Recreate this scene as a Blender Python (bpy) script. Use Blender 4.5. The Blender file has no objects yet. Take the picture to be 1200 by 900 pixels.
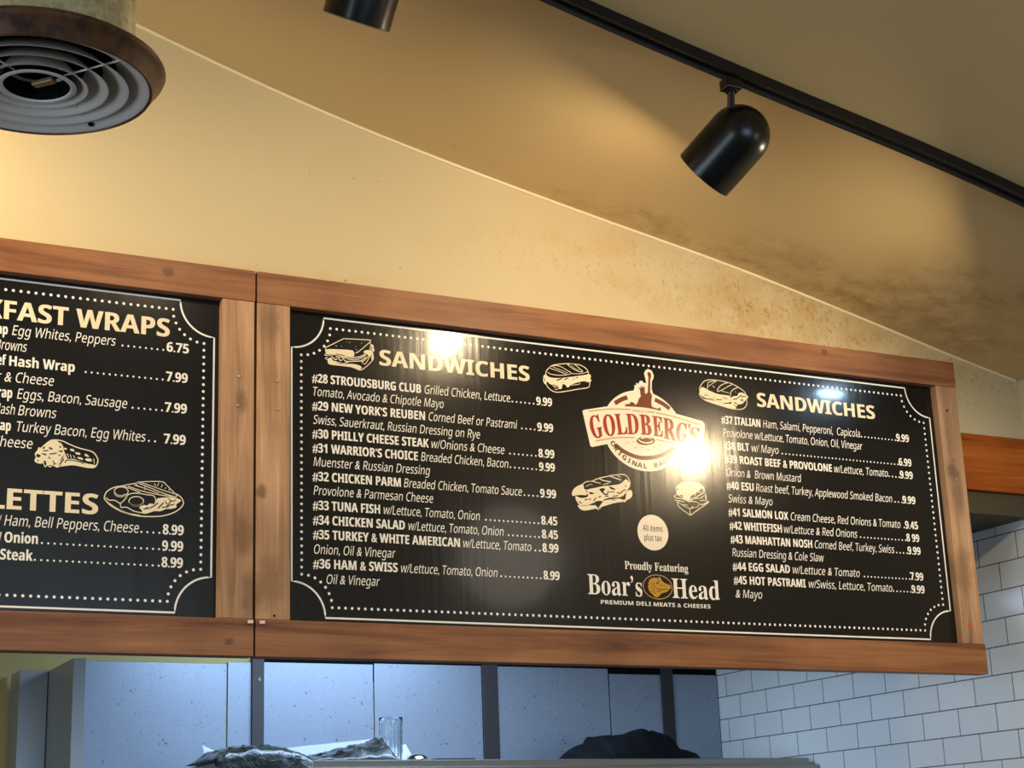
import bpy, bmesh, math, random
from mathutils import Vector, Matrix, Quaternion, noise
random.seed(7)
EXPOSURE = 0.0
WORLD = .5
LAMP = (1.0, .78, .48)      # the colour of the spotlights' bulbs
LAMP_W = 10.8
BEAM_W = 0.0
BULB_R, RECESS = .024, .022
DAY = (.70, .85, 1.0)
REAR_W = 62.0
SIDE_W = 85.0
SPOT1, SPOT2, SPOT3, SPOT4 = (.8085, -.645, 2.9985), (-.039, -.700, 3.168), (1.737, -.800, 2.762), (-1.20, -.50, 3.12)
STEM1 = (.812, -.762, 3.112)
S2, S3, S4 = .44, 2.25, 4.9
KLX, KLY = .90, 1.08
KITCHEN_W = 21.0
GLOBE, LED = 2.9, 85.0

SC = bpy.context.scene
COL = SC.collection
PI = math.pi

def srgb(r, g, b):
    f = lambda c: (c/255/12.92 if c/255 <= .04045 else ((c/255+.055)/1.055)**2.4)
    return (f(r), f(g), f(b), 1.0)

# ------------------------------------------------------------------ camera, world, light, exposure
cam_d = bpy.data.cameras.new('camera'); cam = bpy.data.objects.new('camera', cam_d); COL.objects.link(cam)
cam_d.sensor_width = 36.0; cam_d.sensor_fit = 'HORIZONTAL'; cam_d.lens = 36.0*1983.27/1200.0
cam_d.clip_start = .05; cam_d.clip_end = 60
_y, _p, _r = .48716, .27851, -.03753
_fw = Vector((math.sin(_y)*math.cos(_p), math.cos(_y)*math.cos(_p), math.sin(_p)))
_rt = Vector((math.cos(_y), -math.sin(_y), 0)); _up = _rt.cross(_fw)
_r2 = _rt*math.cos(_r)+_up*math.sin(_r); _u2 = -_rt*math.sin(_r)+_up*math.cos(_r)
cam.matrix_world = Matrix(((_r2.x, _u2.x, -_fw.x, -1.20909), (_r2.y, _u2.y, -_fw.y, -3.51301), (_r2.z, _u2.z, -_fw.z, 1.54072), (0, 0, 0, 1)))
SC.camera = cam

SC.view_settings.view_transform = 'Standard'; SC.view_settings.look = 'None'
SC.view_settings.gamma = 1.0; SC.view_settings.use_curve_mapping = False
SC.view_settings.exposure = EXPOSURE

w = bpy.data.worlds.new('daylight'); SC.world = w; w.use_nodes = True
w.node_tree.nodes['Background'].inputs[0].default_value = (.62, .78, 1, 1)
w.node_tree.nodes['Background'].inputs[1].default_value = WORLD

def area(name, loc, target, sx, sy, power, color):
    d = bpy.data.lights.new(name, 'AREA'); d.shape = 'RECTANGLE'; d.size = sx; d.size_y = sy; d.energy = power; d.color = color
    o = bpy.data.objects.new(name, d); COL.objects.link(o); o.location = loc
    o.rotation_euler = (Vector(target)-Vector(loc)).to_track_quat('-Z', 'Y').to_euler()
    return o
area('rear_window_daylight', (.25, -6.42, 1.95), (.25, 0, 1.95), 2.8, 1.95, REAR_W, (.50, .72, 1.0))
area('side_fill_light', (-4.52, -2.9, 1.32), (0, -2.9, 1.32), 3.6, 1.6, SIDE_W, DAY)  # added unseen side light that brightens the tiles and casings

# ------------------------------------------------------------------ helpers
def link(o, parent=None):
    COL.objects.link(o)
    if parent: o.parent = parent
    return o

def tag(o, label, cat, group=None, kind=None):
    if label: o['label'] = label
    if cat: o['category'] = cat
    if group: o['group'] = group
    if kind: o['kind'] = kind
    return o

def thing(name, label, cat, loc=(0, 0, 0), group=None):
    o = bpy.data.objects.new(name, None); o.empty_display_size = .05; COL.objects.link(o); o.location = loc
    return tag(o, label, cat, group)

def obj(name, bm, m, parent=None, smooth=None, off=(0, 0, 0), label=None):
    """One mesh object from a bmesh given in world coordinates; its origin is set at `off`."""
    me = bpy.data.meshes.new(name)
    base = Vector(off)
    if parent: base = Vector(off) if off != (0, 0, 0) else Vector(parent.get('_o', (0, 0, 0)))
    for v in bm.verts: v.co -= base
    bm.normal_update(); bm.to_mesh(me); bm.free()
    for mm in (m if isinstance(m, (list, tuple)) else [m]): me.materials.append(mm)
    o = bpy.data.objects.new(name, me); COL.objects.link(o)
    if parent:
        o.parent = parent
    wp = world_of(parent) if parent else Vector((0, 0, 0))
    o.location = base - wp
    if smooth is not None:
        for p in me.polygons: p.use_smooth = True
        if smooth < 180: me.set_sharp_from_angle(angle=math.radians(smooth))
    if label: o['label'] = label
    return o

def world_of(o):
    v = Vector((0, 0, 0))
    while o is not None:
        v += o.location; o = o.parent
    return v

def box(bm, x0, x1, y0, y1, z0, z1, bev=0.0, mi=0):
    r = bmesh.ops.create_cube(bm, size=1.0); vs = r['verts']
    for v in vs:
        v.co = Vector(((x0+x1)/2+v.co.x*(x1-x0), (y0+y1)/2+v.co.y*(y1-y0), (z0+z1)/2+v.co.z*(z1-z0)))
    fs = set(f for v in vs for f in v.link_faces)
    for f in fs: f.material_index = mi
    if bev:
        es = list(set(e for v in vs for e in v.link_edges))
        bmesh.ops.bevel(bm, geom=es, offset=bev, segments=2, profile=.5, affect='EDGES')
    return bm

def lathe(bm, prof, n=48, M=None, cap0=False, cap1=False):
    """Surface of revolution about local Z; prof is a list of (radius, z)."""
    M = M or Matrix.Identity(4); rings = []
    for r, z in prof:
        rings.append([bm.verts.new(M @ Vector((r*math.cos(2*PI*i/n), r*math.sin(2*PI*i/n), z))) for i in range(n)])
    for a, b in zip(rings, rings[1:]):
        for i in range(n):
            bm.faces.new((a[i], a[(i+1) % n], b[(i+1) % n], b[i]))
    if cap0: bm.faces.new(list(reversed(rings[0])))
    if cap1: bm.faces.new(rings[-1])
    return bm

def tube(bm, p0, p1, r, n=16, r1=None):
    p0, p1 = Vector(p0), Vector(p1); d = p1-p0
    M = Matrix.Translation(p0) @ d.to_track_quat('Z', 'Y').to_matrix().to_4x4()
    return lathe(bm, [(r, 0), (r1 or r, d.length)], n, M, True, True)

def prism(bm, pts, y0, y1):
    """Closed outline in (x, z), extruded from y0 to y1."""
    a = [bm.verts.new((x, y0, z)) for x, z in pts]; b = [bm.verts.new((x, y1, z)) for x, z in pts]
    n = len(pts); bm.faces.new(a); bm.faces.new(list(reversed(b)))
    for i in range(n): bm.faces.new((a[(i+1) % n], a[i], b[i], b[(i+1) % n]))
    bmesh.ops.recalc_face_normals(bm, faces=bm.faces[:])
    return bm

# ------------------------------------------------------------------ materials
def mat(name):
    m = bpy.data.materials.new(name); m.use_nodes = True
    nt = m.node_tree; return m, nt, nt.nodes['Principled BSDF']

def N(nt, t, **kw):
    n = nt.nodes.new(t)
    for k, v in kw.items(): setattr(n, k, v)
    return n

def setv(n, **kw):
    for k, v in kw.items(): n.inputs[k.replace('_', ' ')].default_value = v

def plain(name, col, rough=.5, metal=0.0, spec=.5, coat=0.0, coat_rough=.1):
    m, nt, b = mat(name)
    b.inputs['Base Color'].default_value = col; b.inputs['Roughness'].default_value = rough; b.inputs['Metallic'].default_value = metal
    b.inputs['Specular IOR Level'].default_value = spec; b.inputs['Coat Weight'].default_value = coat; b.inputs['Coat Roughness'].default_value = coat_rough
    return m

def ramp(nt, stops, interp='LINEAR'):
    r = N(nt, 'ShaderNodeValToRGB'); r.color_ramp.interpolation = interp
    el = r.color_ramp.elements
    while len(el) > 1: el.remove(el[-1])
    el[0].position = stops[0][0]; el[0].color = stops[0][1]
    for p, c in stops[1:]:
        e = el.new(p); e.color = c
    return r

def mix(nt, fac, a, b, mode='MIX'):
    n = N(nt, 'ShaderNodeMix', data_type='RGBA', blend_type=mode)
    L = nt.links
    if isinstance(fac, (int, float)): n.inputs[0].default_value = fac
    else: L.new(fac, n.inputs[0])
    for s, v in ((6, a), (7, b)):
        if isinstance(v, tuple): n.inputs[s].default_value = v
        else: L.new(v, n.inputs[s])
    return n.outputs[2]

def coords(nt, scale=(1, 1, 1), loc=(0, 0, 0)):
    tc = N(nt, 'ShaderNodeTexCoord'); mp = N(nt, 'ShaderNodeMapping')
    nt.links.new(tc.outputs['Object'], mp.inputs[0]); mp.inputs['Scale'].default_value = scale; mp.inputs['Location'].default_value = loc
    return mp.outputs[0]

def noise_tex(nt, vec, scale, detail=4, rough=.5, dist=0):
    n = N(nt, 'ShaderNodeTexNoise'); nt.links.new(vec, n.inputs['Vector'])
    n.inputs['Scale'].default_value = scale; n.inputs['Detail'].default_value = detail; n.inputs['Roughness'].default_value = rough; n.inputs['Distortion'].default_value = dist
    return n.outputs[0]

def blob(nt, centre, radii, wob=.0, soft=.3):
    """1 inside an ellipsoid of the object's own space, 0 outside: a stain, a knot."""
    tc = N(nt, 'ShaderNodeTexCoord'); L = nt.links
    mp = N(nt, 'ShaderNodeMapping', vector_type='POINT')
    src = tc.outputs['Object']
    if wob:
        nz = N(nt, 'ShaderNodeTexNoise'); L.new(src, nz.inputs['Vector']); nz.inputs['Scale'].default_value = 2.2/max(radii); nz.inputs['Detail'].default_value = 5
        sub = N(nt, 'ShaderNodeVectorMath', operation='SUBTRACT'); L.new(nz.outputs['Color'], sub.inputs[0]); sub.inputs[1].default_value = (.5, .5, .5)
        sc = N(nt, 'ShaderNodeVectorMath', operation='SCALE'); L.new(sub.outputs[0], sc.inputs[0]); sc.inputs['Scale'].default_value = wob
        ad = N(nt, 'ShaderNodeVectorMath', operation='ADD'); L.new(src, ad.inputs[0]); L.new(sc.outputs[0], ad.inputs[1]); src = ad.outputs[0]
    sub = N(nt, 'ShaderNodeVectorMath', operation='SUBTRACT'); L.new(src, sub.inputs[0]); sub.inputs[1].default_value = centre
    dv = N(nt, 'ShaderNodeVectorMath', operation='DIVIDE'); L.new(sub.outputs[0], dv.inputs[0]); dv.inputs[1].default_value = radii
    ln = N(nt, 'ShaderNodeVectorMath', operation='LENGTH'); L.new(dv.outputs[0], ln.inputs[0])
    mr = N(nt, 'ShaderNodeMapRange'); L.new(ln.outputs['Value'], mr.inputs[0]); mr.inputs[1].default_value = 1+soft; mr.inputs[2].default_value = 1-soft
    mr.interpolation_type = 'SMOOTHSTEP'
    return mr.outputs[0]

def mul(nt, a, b):
    n = N(nt, 'ShaderNodeMath', operation='MULTIPLY')
    for i, v in enumerate((a, b)):
        if isinstance(v, (int, float)): n.inputs[i].default_value = v
        else: nt.links.new(v, n.inputs[i])
    return n.outputs[0]

def bump(nt, b, h, strength, dist=.002):
    n = N(nt, 'ShaderNodeBump'); nt.links.new(h, n.inputs['Height']); n.inputs['Strength'].default_value = strength; n.inputs['Distance'].default_value = dist
    nt.links.new(n.outputs[0], b.inputs['Normal'])

def wood(name, axis, dark, mid, light, knots=(), seed=0.0, rough=.48):
    m, nt, b = mat(name); L = nt.links
    s = [26, 26, 26]; s[axis] = 1.6
    v = coords(nt, tuple(s), (seed, seed*.7, seed*1.3))
    g1 = noise_tex(nt, v, 1.0, 6, .62, .6)
    s2 = [220, 220, 220]; s2[axis] = 5
    v2 = coords(nt, tuple(s2), (seed, 0, seed)); g2 = noise_tex(nt, v2, 1.0, 3, .6)
    big = noise_tex(nt, coords(nt, (1, 1, 1), (seed*3, 0, 0)), 3.2, 3, .5)
    r = ramp(nt, [(.28, dark), (.47, mid), (.72, light)]); L.new(g1, r.inputs[0])
    c = mix(nt, .32, r.outputs[0], g2, 'OVERLAY')
    r3 = ramp(nt, [(.35, (.72, .66, .62, 1)), (.62, (1.08, 1.06, 1.04, 1))]); L.new(big, r3.inputs[0])
    c = mix(nt, 1.0, c, r3.outputs[0], 'MULTIPLY')
    for ctr, rad, col in knots:
        k = blob(nt, ctr, rad, min(rad)*1.6, .55)
        c = mix(nt, mul(nt, k, .62), c, col)
    L.new(c, b.inputs['Base Color']); b.inputs['Roughness'].default_value = rough; b.inputs['Specular IOR Level'].default_value = .35
    bump(nt, b, g2, .25, .001)
    return m

M_CREAM = None
def paint(name, base, dirt, stains=(), speck=None, speck_col=None, rough=.55, var=.12, stain_noise=9):
    """Wall paint; `stains` are (centre, radii, colour, strength) in the surface's own space."""
    m, nt, b = mat(name); L = nt.links
    n1 = noise_tex(nt, coords(nt), 1.7, 5, .6)
    r = ramp(nt, [(.35, (0, 0, 0, 1)), (.75, (1, 1, 1, 1))]); L.new(n1, r.inputs[0])
    c = mix(nt, mul(nt, r.outputs[0], var), base, dirt)
    for ctr, rad, col, st in stains:
        k = blob(nt, ctr, rad, max(rad)*.55, .6)
        nn = noise_tex(nt, coords(nt), stain_noise, 6, .68, .4)
        rr = ramp(nt, [(.38, (0, 0, 0, 1)), (.62, (1, 1, 1, 1))]); L.new(nn, rr.inputs[0])
        c = mix(nt, mul(nt, mul(nt, k, rr.outputs[0]), st), c, col)
    for ctr, rad, sc_, col, st in (speck or ()):
        k = blob(nt, ctr, rad, max(rad)*.3, .6)
        nn = noise_tex(nt, coords(nt, (1, 1, .55)), sc_, 4, .7)
        rr = ramp(nt, [(.56, (0, 0, 0, 1)), (.66, (1, 1, 1, 1))]); L.new(nn, rr.inputs[0])
        c = mix(nt, mul(nt, mul(nt, k, rr.outputs[0]), st), c, col)
    nd = noise_tex(nt, coords(nt), 38, 2, .5)
    rr = ramp(nt, [(.77, (0, 0, 0, 1)), (.79, (1, 1, 1, 1))]); L.new(nd, rr.inputs[0])
    c = mix(nt, mul(nt, rr.outputs[0], .5), c, srgb(90, 70, 40))
    L.new(c, b.inputs['Base Color']); b.inputs['Roughness'].default_value = rough; b.inputs['Specular IOR Level'].default_value = .3
    bump(nt, b, noise_tex(nt, coords(nt), 160, 3, .6), .12, .001)
    return m

CREAM = srgb(205, 187, 148)
BROWN = srgb(128, 92, 42)
M_WALL = paint('cream_wall_paint', CREAM, srgb(214, 188, 128),
    stains=[((1.55, 0, 2.98), (.55, .4, .10), srgb(178, 138, 70), .55), ((.10, 0, 2.90), (.22, .3, .020), srgb(196, 158, 88), .35), ((1.2, 0, 3.09), (.6, .3, .04), srgb(190, 150, 88), .3)],
    speck=[((1.62, 0, 2.97), (.35, .4, .10), 110, srgb(128, 98, 52), .6), ((2.1, 0, 2.84), (.35, .4, .10), 105, srgb(124, 100, 60), .4), ((1.25, 0, 3.03), (.6, .4, .08), 110, srgb(160, 122, 66), .4)])
M_CEIL = paint('tan_ceiling_paint', srgb(211, 184, 133), srgb(192, 162, 111),
    stains=[((1.78, -.10, 2.97), (.5, .12, .35), BROWN, .42), ((2.0, -.33, 2.95), (.30, .10, .35), srgb(140, 102, 50), .42), ((2.2, -.45, 2.9), (.16, .16, .3), srgb(128, 92, 40), .42), ((1.3, -.02, 3.1), (.6, .05, .3), srgb(150, 116, 62), .5)], rough=.6, stain_noise=15)
M_KITCHEN = paint('kitchen_cream_paint', srgb(198, 180, 116), srgb(172, 152, 92))
M_KCEIL = paint('shaded_kitchen_ceiling', srgb(80, 71, 52), srgb(66, 58, 40))  # cream ceiling coloured darker to carry its shade
M_ROOM = paint('room_paint', srgb(205, 186, 148), srgb(190, 168, 126))
M_FLOOR = plain('brown_floor', srgb(72, 62, 55), .5)
M_BEAD = plain('caulk_bead', srgb(240, 224, 184), .5)

def tile_mat():
    m, nt, b = mat('white_subway_tile'); L = nt.links
    tc = N(nt, 'ShaderNodeTexCoord'); sp = N(nt, 'ShaderNodeSeparateXYZ'); L.new(tc.outputs['Object'], sp.inputs[0])
    cb = N(nt, 'ShaderNodeCombineXYZ')
    for i, (o_, sh) in enumerate((('Y', -.3648+.16052*40), ('Z', -2.0326+.08026*30))):
        a = N(nt, 'ShaderNodeMath', operation='ADD'); L.new(sp.outputs[o_], a.inputs[0]); a.inputs[1].default_value = sh; L.new(a.outputs[0], cb.inputs[i])
    br = N(nt, 'ShaderNodeTexBrick'); L.new(cb.outputs[0], br.inputs['Vector'])
    br.offset = .5; br.offset_frequency = 2
    setv(br, Scale=1.0, Mortar_Size=.0017, Mortar_Smooth=.15, Bias=0.0, Brick_Width=.16052, Row_Height=.08026)
    br.inputs['Color1'].default_value = srgb(238, 238, 234); br.inputs['Color2'].default_value = srgb(230, 231, 228); br.inputs['Mortar'].default_value = srgb(98, 96, 92)
    L.new(br.outputs['Color'], b.inputs['Base Color'])
    rr = ramp(nt, [(0, (.16, .16, .16, 1)), (1, (.8, .8, .8, 1))]); L.new(br.outputs['Fac'], rr.inputs[0]); L.new(rr.outputs[0], b.inputs['Roughness'])
    inv = N(nt, 'ShaderNodeMath', operation='SUBTRACT'); inv.inputs[0].default_value = 1; L.new(br.outputs['Fac'], inv.inputs[1])
    wv = noise_tex(nt, coords(nt), 9, 1); ad = N(nt, 'ShaderNodeMath', operation='MULTIPLY_ADD'); L.new(wv, ad.inputs[0]); ad.inputs[1].default_value = .35; L.new(inv.outputs[0], ad.inputs[2])
    bump(nt, b, ad.outputs[0], .5, .0015)
    return m
M_TILE = tile_mat()

def steel_mat(name, col, rough=.42, metal=.55, spots=True):
    m, nt, b = mat(name); L = nt.links
    n1 = noise_tex(nt, coords(nt, (60, 60, 2.0)), 1.0, 3, .6)
    c = mix(nt, mul(nt, n1, .35), col, tuple(.72*x for x in col[:3])+(1,))
    if spots:
        n2 = noise_tex(nt, coords(nt, (1, 1, .75)), 85, 2, .5)
        r = ramp(nt, [(.70, (0, 0, 0, 1)), (.73, (1, 1, 1, 1))]); L.new(n2, r.inputs[0])
        c = mix(nt, mul(nt, r.outputs[0], .75), c, srgb(66, 70, 80))
        n3 = noise_tex(nt, coords(nt), 260, 2, .6); r2 = ramp(nt, [(.55, (0, 0, 0, 1)), (.72, (1, 1, 1, 1))]); L.new(n3, r2.inputs[0])
        c = mix(nt, mul(nt, r2.outputs[0], .35), c, srgb(90, 98, 112))
    L.new(c, b.inputs['Base Color']); b.inputs['Roughness'].default_value = rough; b.inputs['Metallic'].default_value = metal
    bump(nt, b, noise_tex(nt, coords(nt, (90, 90, 2)), 1.0, 3, .6), .06, .001)
    return m
M_STEEL = steel_mat('stainless_sheet', srgb(160, 170, 184))
M_STRIP = plain('dark_steel_strip', srgb(70, 66, 66), .55, .6)
M_CASING = steel_mat('steel_casing', srgb(176, 180, 182), .38, .45, False)
M_SHELF = steel_mat('shelf_steel', srgb(165, 160, 150), .35, .85, False)
M_BLACK = plain('black_enamel', srgb(14, 13, 13), .28, 0, .5)
M_TRACK = plain('black_track', srgb(20, 19, 18), .42, 0, .4)
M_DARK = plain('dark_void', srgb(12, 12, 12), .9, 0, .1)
M_SCREW = plain('screw_zinc', srgb(190, 186, 178), .3, .9)
M_CHIP = plain('white_plastic_chip', srgb(228, 216, 196), .5)
M_RED = plain('red_paint_mark', srgb(196, 86, 56), .6)

def bulb_mat():
    m, nt, b = mat('lamp_lens'); b.inputs['Base Color'].default_value = (1, .9, .75, 1)
    b.inputs['Emission Color'].default_value = LAMP+(1,); b.inputs['Emission Strength'].default_value = 40
    return m
M_BULB = bulb_mat()

# ------------------------------------------------------------------ room shell
PROF = [(-1.8, 3.90), (-1.0, 3.69), (-.6, 3.575), (-.299, 3.477), (.004, 3.384), (.15, 3.344), (.313, 3.303), (.593, 3.242), (.939, 3.174), (1.363, 3.094), (1.759, 3.005), (2.09, 2.926), (2.371, 2.864), (2.5, 2.836)]
def zceil(x):
    P = PROF
    if x <= P[0][0]: return P[0][1]
    for i in range(len(P)-1):
        if x <= P[i+1][0]:
            p0 = P[max(i-1, 0)]; p1 = P[i]; p2 = P[i+1]; p3 = P[min(i+2, len(P)-1)]
            h = p2[0]-p1[0]; t = (x-p1[0])/h
            m1 = (p2[1]-p0[1])/(p2[0]-p0[0])*h; m2 = (p3[1]-p1[1])/(p3[0]-p1[0])*h
            return (2*t**3-3*t*t+1)*p1[1]+(t**3-2*t*t+t)*m1+(-2*t**3+3*t*t)*p2[1]+(t**3-t*t)*m2
    return P[-1][1]
XL, XR, YB, YF, YK = -4.6, 2.36, -6.5, .042, 1.71
def zc_full(x): return zceil(x) if x >= -1.8 else zceil(-3.6-x)
xs = [XL+(XR-XL)*i/116 for i in range(117)]

def struct(name, bm, m, **k):
    o = obj(name, bm, m, **k); o['kind'] = 'structure'; return o

bm = bmesh.new(); lo, hi = [], []
for x in xs:
    lo.append((x, zc_full(x))); hi.append((x, zc_full(x)+.08))
prism(bm, lo+hi[::-1], YB, YF+.1)
struct('ceiling', bm, M_CEIL)
bm = bmesh.new(); prism(bm, [(XL, 2.69), (XR, 2.69)]+[(x, zc_full(x)) for x in reversed(xs)], YF, YF+.1)
struct('wall_gable', bm, M_WALL)
bm = bmesh.new()
P0 = [Vector((x, YF-.0015, zceil(x)-.002)) for x in [-1.7+i*.05 for i in range(82)] if x < XR]
for a, b in zip(P0, P0[1:]): tube(bm, a, b, .0045, 8)
struct('trim_1', bm, M_BEAD)
bm = bmesh.new(); box(bm, XL, XR, YF-.002, YF+.105, 2.525, 2.69, .003)
M_BEAM = wood('varnished_beam_wood', 0, srgb(128, 60, 16), srgb(178, 92, 28), srgb(200, 118, 46), [], 3.0, .25)
struct('trim_2', bm, M_BEAM)
bm = bmesh.new(); box(bm, XL, XR+.1, YB-.1, YK+.1, -.06, 0); struct('floor', bm, M_FLOOR)
bm = bmesh.new(); box(bm, XL, XR, YF+.012, YK, 2.46, 2.5235); struct('ceiling_kitchen', bm, M_KCEIL)
bm = bmesh.new(); box(bm, XL, XR+.1, YK, YK+.1, 0, 2.5235); struct('wall_kitchen_back', bm, M_KITCHEN)
bm = bmesh.new(); box(bm, XR, XR+.1, YF, YK, 0, 3.0); struct('wall_kitchen_side', bm, M_TILE)
# walls of the dining room, with a rear window and an added, unseen fill window in the far side wall
bm = bmesh.new(); box(bm, XR, XR+.1, YB, YF, 0, 3.0); struct('wall_right', bm, M_ROOM)
WX0, WX1, WZ0, WZ1 = -1.2, 1.7, .9, 2.98
bm = bmesh.new()
box(bm, XL, XR, YB-.1, YB, 0, WZ0); box(bm, XL, WX0, YB-.1, YB, WZ0, 4.0); box(bm, WX1, XR, YB-.1, YB, WZ0, 4.0); box(bm, WX0, WX1, YB-.1, YB, WZ1, 4.0)
struct('wall_rear', bm, M_ROOM)
SY0, SY1, SZ0, SZ1 = -4.8, -1.0, .45, 2.2
bm = bmesh.new()
box(bm, XL-.1, XL, YB, YK, 0, SZ0); box(bm, XL-.1, XL, YB, SY0, SZ0, 4.0); box(bm, XL-.1, XL, SY1, YK, SZ0, 4.0); box(bm, XL-.1, XL, SY0, SY1, SZ1, 4.0)
struct('wall_left', bm, M_ROOM)
M_FRAME = plain('window_frame_paint', srgb(60, 58, 56), .4)
m, nt, b = mat('window_glass'); b.inputs['Transmission Weight'].default_value = 1; b.inputs['Roughness'].default_value = 0; b.inputs['IOR'].default_value = 1.02
M_PANE = m
def window(name, fixed, horiz, a0, a1, z0, z1, n):
    bm = bmesh.new(); t = .05
    def bar(u0, u1, w0, w1):
        if horiz == 'x': box(bm, u0, u1, fixed-.05, fixed, w0, w1)
        else: box(bm, fixed, fixed+.05, u0, u1, w0, w1)
    bar(a0, a1, z0, z0+t); bar(a0, a1, z1-t, z1)
    for i in range(n+1):
        u = a0+(a1-a0-t)*i/n; bar(u, u+t, z0+t, z1-t)
    o = struct(name, bm, M_FRAME)
    g = bmesh.new()
    if horiz == 'x': box(g, a0+t, a1-t, fixed-.03, fixed-.024, z0+t, z1-t)
    else: box(g, fixed+.02, fixed+.026, a0+t, a1-t, z0+t, z1-t)
    obj('window_pane', g, M_PANE, o)
window('window_1', YB-.02, 'x', WX0, WX1, WZ0, WZ1, 3)
window('window_fill', XL-.07, 'y', SY0, SY1, SZ0, SZ1, 4)  # unseen window, added to go with the side fill light

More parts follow.
